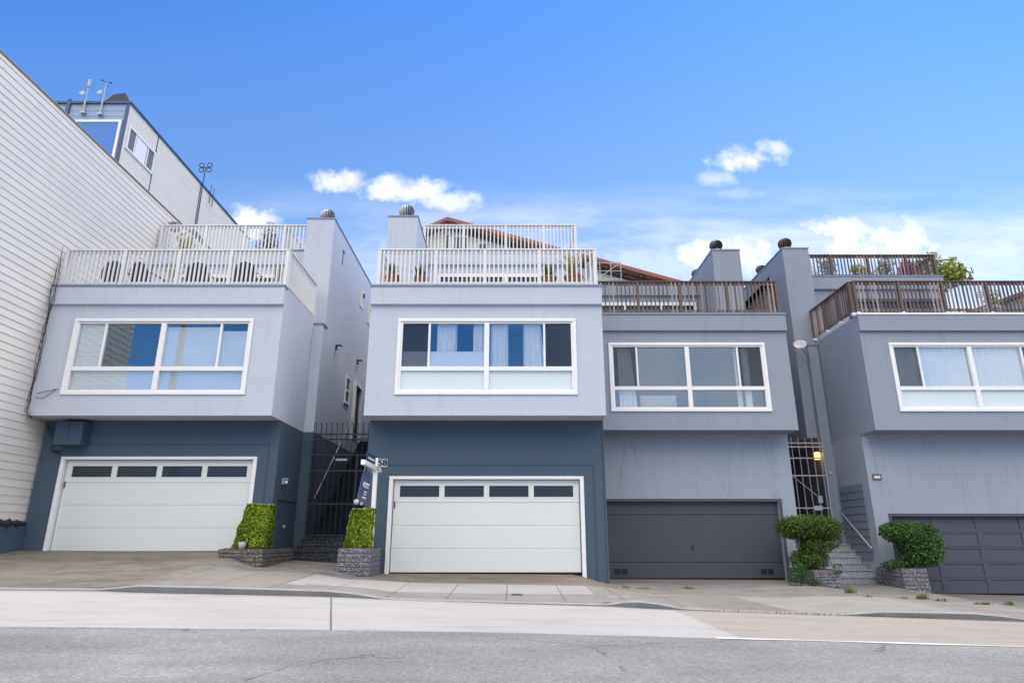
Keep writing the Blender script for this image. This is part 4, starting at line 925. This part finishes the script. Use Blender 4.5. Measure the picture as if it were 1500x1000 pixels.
mb = MB(); mb.tube([(-3.47, 15.76, -.2), (-3.44, 15.75, .02), (-3.50, 15.75, .14), (-3.49, 15.77, .28), (-3.62, 15.82, .5)], .026, 7, .5).tube([(-3.50, 15.75, .14), (-3.4, 15.8, .4)], .018, 7, .5); mb.build('stem', M['bark'], h2); MB().box(-3.68, -3.42, 15.92, 16.1, .02, .56).build('inner_twigs', M['leafcore'], h2)
p = gp(363, 802)
mb = MB(); mb.lathe([(.07, 0), (.09, .14), (.08, .15), (.001, .13)], (-6.25, 15.68, -.2), 12); solo(mb, 'small_pot', M['dish'], 'small pale pot at the foot of the left clipped hedge', 'pot', smooth=True)

# planters and shrubs at the second alley
pr = thing('stone_planter', 'grey stone planter overgrown with weeds, left of the pale steps', 'planter', (7.9, 17.9, -1.2), 'stone planters by the alleys')
planter(pr, [(7.64, 17.35), (8.28, 17.35), (8.28, 18.95), (7.64, 18.95)], -1.36, -.74, M['planter2'], 8)
pr = thing('stone_planter', 'tapered grey stone planter between the pale steps and the panelled garage', 'planter', (10.5, 18.4, -1.4), 'stone planters by the alleys')
planter(pr, [(10.15, 17.8), (10.78, 17.8), (10.78, 19.1), (10.15, 19.1)], -1.62, -.72, M['planter2'], 9, .06)
z = -.72
r = plant('topiary_shrub', 'dark cloud pruned shrub with a wide flat top, left of the pale steps', 'shrub', (7.9, 18.0, -.75),
      [((7.62, 17.9, .30), (.58, .5, .33), 3000), ((8.18, 17.85, .30), (.62, .5, .34), 3000), ((7.9, 17.85, .36), (.80, .5, .30), 2600), ((7.98, 17.9, -.14), (.46, .42, .34), 2000), ((7.80, 17.9, -.50), (.52, .45, .28), 2000), ((8.50, 17.9, .0), (.24, .25, .24), 500)], M['bush'],
      [([(7.95, 17.95, -.8), (8.0, 17.9, -.3), (7.9, 17.9, .2)], .05), ([(8.0, 17.9, -.4), (8.4, 17.9, -.05)], .03)], 'shrubs beside the pale steps', .055)
mb = MB()
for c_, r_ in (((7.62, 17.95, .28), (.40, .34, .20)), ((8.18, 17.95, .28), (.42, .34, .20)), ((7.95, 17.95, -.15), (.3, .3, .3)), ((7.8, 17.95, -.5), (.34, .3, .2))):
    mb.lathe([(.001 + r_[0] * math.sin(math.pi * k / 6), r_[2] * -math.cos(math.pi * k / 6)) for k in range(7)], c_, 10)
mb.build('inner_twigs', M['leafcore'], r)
r = plant('round_shrub', 'loose rounded green shrub in the planter before the panelled garage', 'shrub', (10.8, 18.4, -.75),
      [((10.75, 18.3, .18), (.70, .55, .32), 2600), ((11.02, 18.3, -.10), (.62, .55, .56), 3600), ((10.42, 18.3, .2), (.40, .4, .28), 900), ((10.98, 18.25, -.42), (.52, .5, .30), 1500), ((10.15, 18.35, .24), (.16, .2, .16), 90), ((10.3, 18.3, -.64), (.38, .3, .13), 500)], M['bush2'],
      [([(10.6, 18.35, -.8), (10.55, 18.3, -.3), (10.4, 18.3, .1)], .035), ([(10.62, 18.35, -.8), (10.8, 18.3, -.2), (10.9, 18.3, .2)], .035), ([(10.58, 18.3, -.6), (10.6, 18.25, 0)], .025)], 'shrubs beside the pale steps', .065)
mb = MB()
for c_, r_ in (((11.02, 18.4, -.12), (.40, .36, .36)), ((10.7, 18.4, .16), (.42, .34, .2))):
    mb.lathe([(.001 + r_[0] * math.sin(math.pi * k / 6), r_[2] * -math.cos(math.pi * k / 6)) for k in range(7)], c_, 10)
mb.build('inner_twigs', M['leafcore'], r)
# trailing weeds on the left planter
tw = thing('trailing_weed', 'weeds trailing down the overgrown grey planter', 'weeds', (7.6, 17.2, -1.2))
for (u, v, ru, n) in ((1172, 835, .18, 260), (1165, 850, .2, 260), (1190, 850, .14, 180), (1200, 862, .16, 200), (1228, 832, .12, 120)):
    mb = MB(); blob(mb, at(u, v, 17.2), (ru, .14, ru * 1.2), n, .05); mb.build('foliage', M['bush2'], tw)

def tuft(u, v, h, n, label, spread=.12):
    c = gp(u, v); mb = MB()
    for _ in range(n):
        a = random.uniform(0, 6.28); b0 = c + Vector((random.uniform(-spread, spread) * (random.random() ** .5), random.uniform(-.04, .04), -.01)); l_ = h * random.uniform(.5, 1.1); t_ = Vector((math.cos(a) * .45, math.sin(a) * .45, 1)) * l_
        w_ = Vector((math.cos(a + 1.57), math.sin(a + 1.57), 0)) * .008
        mb.add([b0 - w_, b0 + w_, b0 + t_ * .6 + w_ * .6, b0 + t_ + Vector((0, 0, -l_ * .12))], [(0, 1, 2, 3)])
    solo(mb, 'weed_tuft', M['grass'], label, 'weeds', 'weed tufts in the pavement cracks')
tuft(918, 861, .10, 40, 'small weed tuft beside the blue corner of the second house'); tuft(940, 862, .06, 90, 'flat weeds in the crack before the charcoal garage door', .22)
tuft(1008, 862, .09, 60, 'pale weed tuft in the crack before the middle of the charcoal door', .16); tuft(1245, 868, .16, 70, 'taller grass tuft at the foot of the pale steps walk', .16)
tuft(1272, 874, .07, 40, 'small grass tuft in the middle of the steps walk'); tuft(1323, 876, .06, 40, 'low weeds at the front corner of the tapered planter', .14)
tuft(1352, 877, .15, 90, 'bushy weeds along the front of the tapered planter', .2); tuft(1378, 880, .10, 50, 'weeds just right of the tapered planter', .18)
tuft(1440, 885, .08, 110, 'thin weed line before the panelled garage door', .2); tuft(1478, 886, .13, 60, 'weed tuft at the right edge before the panelled garage', .16)
mb = MB()
for _ in range(420):
    x_ = random.uniform(3.2, 7.2); yq = YC - random.uniform(0, .03); zq = ground(x_, YC - .01) - .01
    hh = random.uniform(.015, .05) * (1 if random.random() < .8 else 1.6); a = random.uniform(0, 6.28); mb.add([(x_ - .006, yq, zq), (x_ + .006, yq, zq), (x_ + .02 * math.cos(a), yq - .02, zq + hh)], [(0, 1, 2)])
mb.build('gutter_moss', M['grass'], None, kind='stuff')

# ------------------------------------------------------------------ steps and gates
def stairs(name, label, x0, x1, y0, z0, n, rise, run, mat, zlow, tail=1.2):
    r = thing(name, label, 'stairs', ((x0 + x1) / 2, y0, z0)); mb = MB()
    for k in range(n):
        ye = y0 + run * (k + 1) if k < n - 1 else y0 + run * (k + 1) + tail
        mb.box(x0, x1, y0 + run * k, ye, zlow, z0 + rise * (k + 1) - .045).box(x0, x1, y0 + run * k - .025, ye, z0 + rise * (k + 1) - .045, z0 + rise * (k + 1))
    mb.build('steps', mat, r); return r
r1 = stairs('front_steps', 'dark terrazzo steps climbing the alley behind the black gate', AL1a + .012, AL1b - .012, 17.70, -.60, 4, .165, .27, M['step_dark'], -2)
mb = MB()
for k in range(20):
    ye = 19.6 + .255 * (k + 1) if k < 19 else 30
    mb.box(AL1a + .012, AL1b - .012, 19.6 + .255 * k, ye, .0, .06 + .175 * (k + 1) - .045).box(AL1a + .012, AL1b - .012, 19.575 + .255 * k, ye, .06 + .175 * (k + 1) - .045, .06 + .175 * (k + 1))
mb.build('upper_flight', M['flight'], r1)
r2 = stairs('front_steps', 'pale terrazzo steps climbing the alley behind the light gate', AL2a + .012, 10.355, 19.35, -1.15, 6, .172, .27, M['step_light'], -2.4, .025)
r2.children[0].data.transform(Matrix.Identity(4))
mb = MB()
for k in range(16):
    ye = 21.3 + .27 * (k + 1) if k < 15 else 29
    mb.box(AL2a + .012, AL2b - .015, 21.3 + .27 * k, ye, -.6, -.118 + .172 * (k + 1) - .045).box(AL2a + .012, AL2b - .015, 21.275 + .27 * k, ye, -.118 + .172 * (k + 1) - .045, -.118 + .172 * (k + 1))
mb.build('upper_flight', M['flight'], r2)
# landing walls that close the alleys far behind
def gate(name, label, x0, x1, y, z0, rails, ztop, n, mat, spikes, rad=.011):
    r = thing(name, label, 'gate', ((x0 + x1) / 2, y, z0)); mb = MB()
    for zz in rails: mb.box(x0, x1, y - .018, y + .018, zz - .02, zz + .02)
    for xx in (x0 + .02, x1 - .02): mb.box(xx - .02, xx + .02, y - .022, y + .022, z0, rails[-1] + .02)
    mb.build('frame', mat, r)
    for k in range(n):
        xx = x0 + (x1 - x0) * (k + .5) / n; b = MB()
        if spikes: pts = [(xx, y - .02, z0), (xx, y - .02, ztop - .1), (xx, y - .04, ztop - .03), (xx, y - .09, ztop), (xx, y - .14, ztop - .02)]
        else: pts = [(xx, y - .02, z0), (xx, y - .02, ztop)]
        b.tube(pts, rad, 6).build('bar', mat, r)
    return r
zr = [.12, 1.02, 1.80, 2.14, 2.62, 2.93, 3.06]
g1 = gate('iron_gate', 'black iron gate with curled spikes across the dark stair alley', AL1a + .03, AL1b - .03, 18.72, .06, [.12, .96, 1.88, 2.33, 2.78, 2.93], 3.24, 13, M['iron'], True, .013)
MB().box(-5.05, -4.72, 18.66, 18.69, 2.16, 2.22).build('name_plate', M['dish'], g1)
MB().box(-4.45, -4.41, 18.69, 18.74, .1, 2.33).build('hinge_stile', M['iron'], g1)
g2 = gate('iron_gate', 'light painted iron gate with a brace across the pale stair alley', AL2a + .02, AL2b - .03, 20.9, -.12, [-.06, .95, 1.95, 2.50, 2.86, 2.98], 3.16, 8, M['rail'], False, .013)
MB().tube([(AL2a + .15, 20.87, 2.42), (AL2b - .35, 20.87, 1.25)], .014, 6).build('brace', M['rail'], g2)
MB().box(9.46, 9.72, 20.84, 20.88, .88, 1.02).build('lock_plate', M['dish'], g2); MB().box(9.62, 9.76, 20.84, 20.87, 1.1, 1.32).build('lock_box', M['metal'], g2)
# lit lamp behind the light gate
ml, tl, bl = base_mat('lit_lamp'); tl.put(bl, 'Emission Color', (1.0, .42, .09, 1)); tl.put(bl, 'Emission Strength', 1.7); tl.put(bl, 'Base Color', (.9, .6, .3, 1))
lp = thing('alley_lamp', 'glowing orange wall lamp behind the light gate', 'lamp', (9.85, 21.06, 2.5))
c = at(1197, 667, 21.06)
MB().lathe([(.03, -.13), (.10, -.12), (.115, .07), (.06, .11), (.02, .12)], (c.x, 21.06, c.z), 14).build('lamp_shade', ml, lp, smooth=True)
MB().box(c.x - .02, AL2b + .05, 21.04, 21.08, c.z + .12, c.z + .15).box(c.x - .06, c.x + .06, 21.0, 21.12, c.z + .115, c.z + .135).build('bracket', M['darkmetal'], lp)
ll = bpy.data.lights.new('lamp_glow', 'POINT'); ll.energy = .8; ll.color = (1, .6, .25); ll.shadow_soft_size = .08; lo2 = bpy.data.objects.new('lamp_glow', ll); C.objects.link(lo2); lo2.parent = lp; lo2.location = Vector((c.x - .2, 21.25, c.z - .1)) - lp.location
# alley handrail in the first alley
mb = MB(); mb.tube([(AL1a + .08, 19.2, 1.15), (AL1a + .08, 23.0, 4.2)], .022, 7).tube([(AL1a, 19.8, 1.63), (AL1a + .08, 19.8, 1.63)], .012, 5).tube([(AL1a, 22, 3.4), (AL1a + .08, 22, 3.4)], .012, 5); mb.build('handrail', M['metal'], H[1], smooth=True)

# ------------------------------------------------------------------ yard sign
ys = thing('yard_sign', 'white signpost with a navy hanging sign in the right planter of the dark steps', 'sign', (-3.36, 16.05, -.2))
XP = -3.36
MB().box(XP - .05, XP + .05, 16.10, 16.20, -.2, 1.93).build('post', M['trim'], ys, bevel=.008)
MB().box(XP - .05, XP + .05, 14.72, 16.62, 1.62, 1.73).build('arm', M['trim'], ys, bevel=.008)
TN, TF, BN, BF = Vector((XP, 14.86, 1.50)), Vector((XP, 15.76, 1.50)), Vector((XP, 14.36, .80)), Vector((XP, 15.28, .80))   # panel swung by the wind
def sp_(a, b, x): return (TN.lerp(TF, a)).lerp(BN.lerp(BF, a), b) + Vector((x, 0, 0))
def slab(mb, a0, a1, b0, b1, x0, x1): q = [(a0, b0), (a1, b0), (a1, b1), (a0, b1)]; mb.hull8([sp_(a, b, x0) for a, b in q], [sp_(a, b, x1) for a, b in q])
mb = MB(); slab(mb, 0, 1, 0, 1, -.012, .012); sg = mb.build('sign_panel', M['navy'], ys)
mb = MB()
for (a0, a1, b0, b1) in ((.22, .34, .34, .50), (.38, .92, .36, .43), (.38, .86, .47, .52), (.48, .78, .64, .68), (.52, .72, .72, .76), (.42, .82, .82, .87)):
    a_ = a0
    while a_ < a1: w_ = random.uniform(.04, .08); slab(mb, a_, min(a1, a_ + w_), b0, b1, .012, .016); a_ += w_ + .015
mb.build('sign_marks', M['trim'], sg)
rd = MB().box(XP - .01, XP + .01, 15.05, 16.02, 1.73, 1.95).build('sign_rider', M['navy'], ys)
mb = MB(); y_ = 15.2
while y_ < 15.88: mb.box(XP + .01, XP + .014, y_, y_ + .06, 1.81, 1.86); y_ += .078
mb.build('rider_marks', M['trim'], rd)
mb = MB()
for y_ in (14.92, 15.68): mb.tube([(XP, y_, 1.49), (XP, y_ + .05, 1.62)], .008, 5)
mb.build('hook', M['metal'], ys)
MB().lathe([(.001, -.06), (.05, -.04), (.06, 0), (.05, .04), (.001, .06)], (XP, 14.34, .78), 12).build('solar_light', M['dish'], ys, smooth=True)
MB().lathe([(.001, -.04), (.035, -.03), (.035, .03), (.001, .04)], (XP, 14.85, .77), 10).build('solar_light', M['dish'], ys, smooth=True)

# ------------------------------------------------------------------ pavement covers
def cover(u, v, w_, d_, mat, label):
    c = gp(u, v); mb = MB(); zf = lambda x, y: ground(x, y)
    b = [(c.x - w_, c.y - d_), (c.x + w_, c.y - d_), (c.x + w_, c.y + d_), (c.x - w_, c.y + d_)]
    mb.hull8([(x, y, zf(x, y) - .02) for x, y in b], [(x, y, zf(x, y) + .006) for x, y in b]); solo(mb, 'utility_cover', mat, label, 'utility cover', 'small utility covers in the pavement')
cover(757, 870.5, .10, .12, M['rust'], 'small rusty cover in the grey slab before the second garage')
cover(694, 846, .09, .06, M['rust'], 'small rusty cover at the top of the second driveway')
cover(466, 856, .19, .16, M['curbm'], 'square concrete cover beside the left end of the pale strip')
cover(906, 873, .22, .22, M['pale'], 'pale square concrete cover near the kerb, below the blue corner')

# ------------------------------------------------------------------ things on the decks
ZD = ZT + .002
def deck_chair(label, x, y, rz, first=[None]):
    if first[0] is None:
        r = local('deck_chair', label, 'chair', 'dark chairs on the first deck')
        mb = MB()
        mb.box(-.30, .30, -.30, .30, .36, .42); mb.build('seat', M['chair'], r, bevel=.02)
        mb = MB(); n = 10; pr_ = []
        for k in range(n + 1):
            a = math.pi * k / n; pr_.append((-.34 * math.cos(a), .42 + .52 * math.sin(a) ** .7 if 0 < k < n else .42))
        vs = [(x_, .27 + (z_ - .42) * .22, z_) for x_, z_ in pr_] + [(x_, .32 + (z_ - .42) * .22, z_) for x_, z_ in pr_]; m_ = n + 1
        mb.add(vs, [tuple(range(m_)), tuple(range(2 * m_ - 1, m_ - 1, -1))] + [(i, m_ + i, m_ + (i + 1) % m_, (i + 1) % m_) for i in range(m_)]); mb.build('backrest', M['chair'], r)
        for sx in (-1, 1):
            for sy in (-1, 1): MB().tube([(sx * .27, sy * .27, 0), (sx * .27, sy * .27, .37)], .02, 6).build('leg', M['chair'], r)
            MB().tube([(sx * .31, -.28, .36), (sx * .33, -.28, .62), (sx * .33, .25, .64)], .022, 6).build('armrest', M['chair'], r, smooth=True)
        first[0] = r
    else: r = copy_tree(first[0]); r['label'] = label
    r.location = (x, y, ZD); r.rotation_euler = (0, 0, rz); r.scale = (.95, .95, .95); return r
deck_chair('leftmost dark rounded deck chair beside the white siding', -11.0, 16.8, R(180))
deck_chair('dark rounded deck chair, second from the white siding', -10.25, 16.85, R(165))
deck_chair('dark rounded deck chair at the left side of the white table', -8.75, 16.9, R(185))
deck_chair('dark rounded deck chair at the right side of the white table', -7.35, 16.85, R(175))
tb = thing('deck_table', 'low white table between the dark deck chairs', 'table', (-8.0, 17.9, ZD))
MB().box(-8.7, -7.3, 17.55, 18.25, .66 + ZD, .71 + ZD).build('table_top', M['trim'], tb, bevel=.01)
for x_ in (-8.62, -7.38):
    for y_ in (17.62, 18.18): MB().box(x_ - .03, x_ + .03, y_ - .03, y_ + .03, ZD, ZD + .66).build('leg', M['trim'], tb)
def potted(x, y, zf, label, rp, hp, pot_mat, fol, kind, group=None, h=.6, cat='potted plant', n=70, spread=.35):
    r = thing('potted_plant', label, cat, (x, y, zf), group)
    MB().lathe([(rp * .68, 0), (rp * .95, hp * .85), (rp * 1.05, hp * .86), (rp * 1.05, hp), (rp * .9, hp), (rp * .85, hp - .04), (.001, hp - .05)], (x, y, zf), 16).build('pot', pot_mat, r)
    mb = MB(); c = Vector((x, y, zf + hp - .03))
    if kind == 'blade':
        for _ in range(n):
            a = random.uniform(0, 6.28); out = random.uniform(.1, 1) * spread; l_ = h * random.uniform(.6, 1.05); w_ = Vector((math.cos(a + 1.57), math.sin(a + 1.57), 0)) * .014
            p0 = c + Vector((random.uniform(-.5, .5) * rp, random.uniform(-.5, .5) * rp, 0)); p1 = p0 + Vector((math.cos(a) * out * .5, math.sin(a) * out * .5, l_ * .75)); p2 = p0 + Vector((math.cos(a) * out, math.sin(a) * out, l_ * .85))
            mb.add([p0 - w_, p0 + w_, p1 + w_, p1 - w_, p2], [(0, 1, 2, 3), (3, 2, 4)])
    elif kind == 'snake':
        for _ in range(n):
            a = random.uniform(0, 6.28); l_ = h * random.uniform(.6, 1.0); w_ = Vector((math.cos(a + 1.57), math.sin(a + 1.57), 0)) * .04; p0 = c + Vector((random.uniform(-.6, .6) * rp, random.uniform(-.6, .6) * rp, 0)); p1 = p0 + Vector((.06 * math.cos(a), .06 * math.sin(a), l_))
            mb.add([p0 - w_ * .7, p0 + w_ * .7, p0.lerp(p1, .6) + w_, p1, p0.lerp(p1, .6) - w_], [(0, 1, 2, 3, 4)])
    else:
        for k in range(4): blob(mb, c + Vector((random.uniform(-.4, .4) * spread, random.uniform(-.4, .4) * spread, h * (.35 + .18 * k))), (spread * random.uniform(.5, .9), spread * .7, h * .25), n // 4, .07)
        mb.tube([c, c + Vector((.02, 0, h * .8))], .015, 5)
    mb.build('foliage', fol, r); return r
G2 = 'terracotta pots on the second deck'
potted(-3.30, 16.62, ZD, 'terracotta pot of short grass at the left corner of the second deck', .21, .52, M['terra'], M['grass'], 'blade', G2, .45)
potted(-2.55, 16.64, ZD, 'terracotta pot of grass, second from the left on the second deck', .21, .50, M['terra'], M['grass'], 'blade', G2, .40)
potted(1.02, 16.62, ZD, 'terracotta pot of short grass right of the sliding door', .21, .5, M['terra'], M['grass'], 'blade', G2, .42)
potted(1.72, 16.66, ZD, 'wide terracotta pot with a spiky palm at the right deck corner', .26, .54, M['terra'], M['yellow'], 'blade', G2, .75, n=60, spread=.5)
potted(-9.5, 16.75, ZD, 'yellow green leafy plant in a pale pot on the first deck', .17, .4, M['dish'], M['yellow'], 'bush', None, .5, n=220, spread=.3)
potted(-6.5, 16.65, ZD, 'tall snake plant in a pale pot at the first deck corner', .15, .35, M['dish'], M['yellow'], 'snake', None, .75, n=9)
ZU = ZUP - .1
potted(-11.7, yu1 + .75, ZU, 'tall yellowish cane plant beside the siding on the upper deck', .2, .3, M['tan'], M['yellow'], 'bush', None, .8, n=1000, spread=.42)
potted(-8.75, yu1 + .7, ZU, 'dark maroon shrub in a pot on the first upper deck', .22, .3, M['tan'], M['maroon'], 'bush', None, .9, n=1000, spread=.42)
potted(-7.05, yu1 + .9, ZU, 'dark green plant in a red pot beside the first chimney', .2, .42, M['terra'], M['bush2'], 'blade', None, .7, n=60)
for k, (x_, mt, hh_, lab) in enumerate(((11.6, 'yellow', .75, 'yellow flowering plant at the left of the brown upper railing'), (12.4, 'grey_leaf', 1.0, 'silver leaved shrub, left of the bright green one on the upper deck'), (13.6, 'yellow', .62, 'bright green low plant in the middle of the brown upper railing'),
                                     (14.6, 'grey_leaf', .9, 'silver leaved shrub between the green plant and the magenta blooms'), (15.5, 'magenta', .8, 'magenta flowering plant at the right of the brown upper railing'))):
    potted(x_, yu4 + .8, ZU, lab, .2, .3, M['tan'], M[mt], 'bush', 'potted plants behind the brown upper railing', hh_, n=1000 if mt != 'yellow' or k == 2 else 260, spread=.4)
potted(15.55, 19.7, ZD, 'yellow green shrub in a tall grey planter on the rightmost deck', .24, .75, M['dish'], M['yellow'], 'bush', None, .6, n=300, spread=.35)
potted(16.35, 19.2, ZD, 'yellow flowering plant at the right end of the rightmost deck', .25, .35, M['tan'], M['yellow'], 'bush', None, .45, n=260, spread=.4)
M['rustleaf'] = leafmat('rust_red_leaf', [(0, (.07, .03, .02)), (.5, (.24, .075, .04)), (1, (.34, .14, .08))])
plant('potted_tree', 'slim rust red leaved plant poking above the upper railing beside the siding', 'plant', (-12.0, 20.75, ZU), [((-12.0, 20.75, 10.62), (.26, .2, .2), 420)], M['rustleaf'], [([(-12.0, 20.75, ZU), (-12.02, 20.75, 10.6)], .025)], None, .06)
# pipe vents
c = at(397, 329, 24); mb = MB().lathe([(.09, 0), (.09, .62), (.15, .64), (.15, .72), (.05, .78)], (c.x, 24, ZU), 12)
mb.box(c.x - .12, c.x + .12, 23.88, 24.12, ZU - .05, ZU); mb.lathe([(.09, .5), (.09, c.z - ZU - .1), (.16, c.z - ZU - .08), (.16, c.z - ZU + .06), (.04, c.z - ZU + .12)], (c.x, 24, ZU), 12); solo(mb, 'flue_pipe', M['metal'], 'grey capped flue pipe behind the first upper railing', 'flue pipe')
# tree behind the rightmost house
def tree(x, y, z0, ztop, r_, label, mat):
    t_ = thing('garden_tree', label, 'tree', (x, y, z0)); mb = MB()
    mb.tube([(x, y, z0), (x + .15, y, (z0 + ztop) * .5), (x, y, ztop - r_ * .6)], .18, 8, .4)
    for k in range(6): a = k * 1.05; mb.tube([(x, y, ztop - r_ * 1.6), (x + math.cos(a) * r_ * .5, y + math.sin(a) * r_ * .5, ztop - r_ * .8)], .06, 6, .4)
    mb.build('trunk', M['bark'], t_, smooth=True); mb = MB()
    for k in range(16):
        d = rnd_unit(); d.z = abs(d.z) * 1.0 - .25; blob(mb, (x + d.x * r_ * .75, y + d.y * r_ * .75, ztop - r_ * .95 + d.z * r_ * .85), (r_ * .36, r_ * .36, r_ * .28), 230, .16, asp=.7)
    mb.build('crown', mat, t_)
c = at(1392, 378, 29); tree(c.x + .2, 31, -1.5, c.z * 31 / 29 + .25, 1.75, 'round yellow green tree showing above the rightmost deck railing', M['yellow'] if False else leafmat('tree_leaf', [(0, (.04, .07, .012)), (.5, (.17, .22, .025)), (1, (.45, .47, .06))]))
c = at(1470, 440, 30)
r = thing('garden_shed', 'brown roofed shed seen through the rightmost railing', 'shed', (c.x, 30, 0))
mb = MB(); mb.add([(c.x - 2.6, 29, c.z - .9), (c.x + 3, 29, c.z + 1.1), (c.x + 3, 31, c.z + 1.1), (c.x - 2.6, 31, c.z - .9), (c.x - 2.6, 29, c.z - 1.1), (c.x + 3, 29, c.z + .9), (c.x + 3, 31, c.z + .9), (c.x - 2.6, 31, c.z - 1.1)], [(0, 1, 2, 3), (7, 6, 5, 4), (0, 4, 5, 1), (1, 5, 6, 2), (2, 6, 7, 3), (3, 7, 4, 0)]); mb.build('roof', M['darkwood'], r)
mb = MB(); mb.add([(c.x - 2, 29.3, -2), (c.x + 3, 29.3, -2), (c.x + 3, 29.3, c.z + .85), (c.x - 2, 29.3, c.z - .93), (c.x - 2, 30.8, -2), (c.x + 3, 30.8, -2), (c.x + 3, 30.8, c.z + .85), (c.x - 2, 30.8, c.z - .93)], [(0, 1, 2, 3), (7, 6, 5, 4), (0, 4, 5, 1), (1, 5, 6, 2), (3, 7, 4, 0)]); mb.build('wall', M['alley'], r)
# utility pole across the street, seen reflected in the first window
r = thing('utility_pole', 'wooden utility pole across the street, seen only as a window reflection', 'utility pole', (-20.2, -5.2, -1.6))
MB().tube([(-20.2, -5.2, -2), (-20.2, -5.2, 16)], .24, 10, .75).build('pole', M['tan'], r, smooth=True)
MB().box(-21.4, -19.0, -5.3, -5.1, 15.0, 15.15).build('crossarm', M['tan'], r)
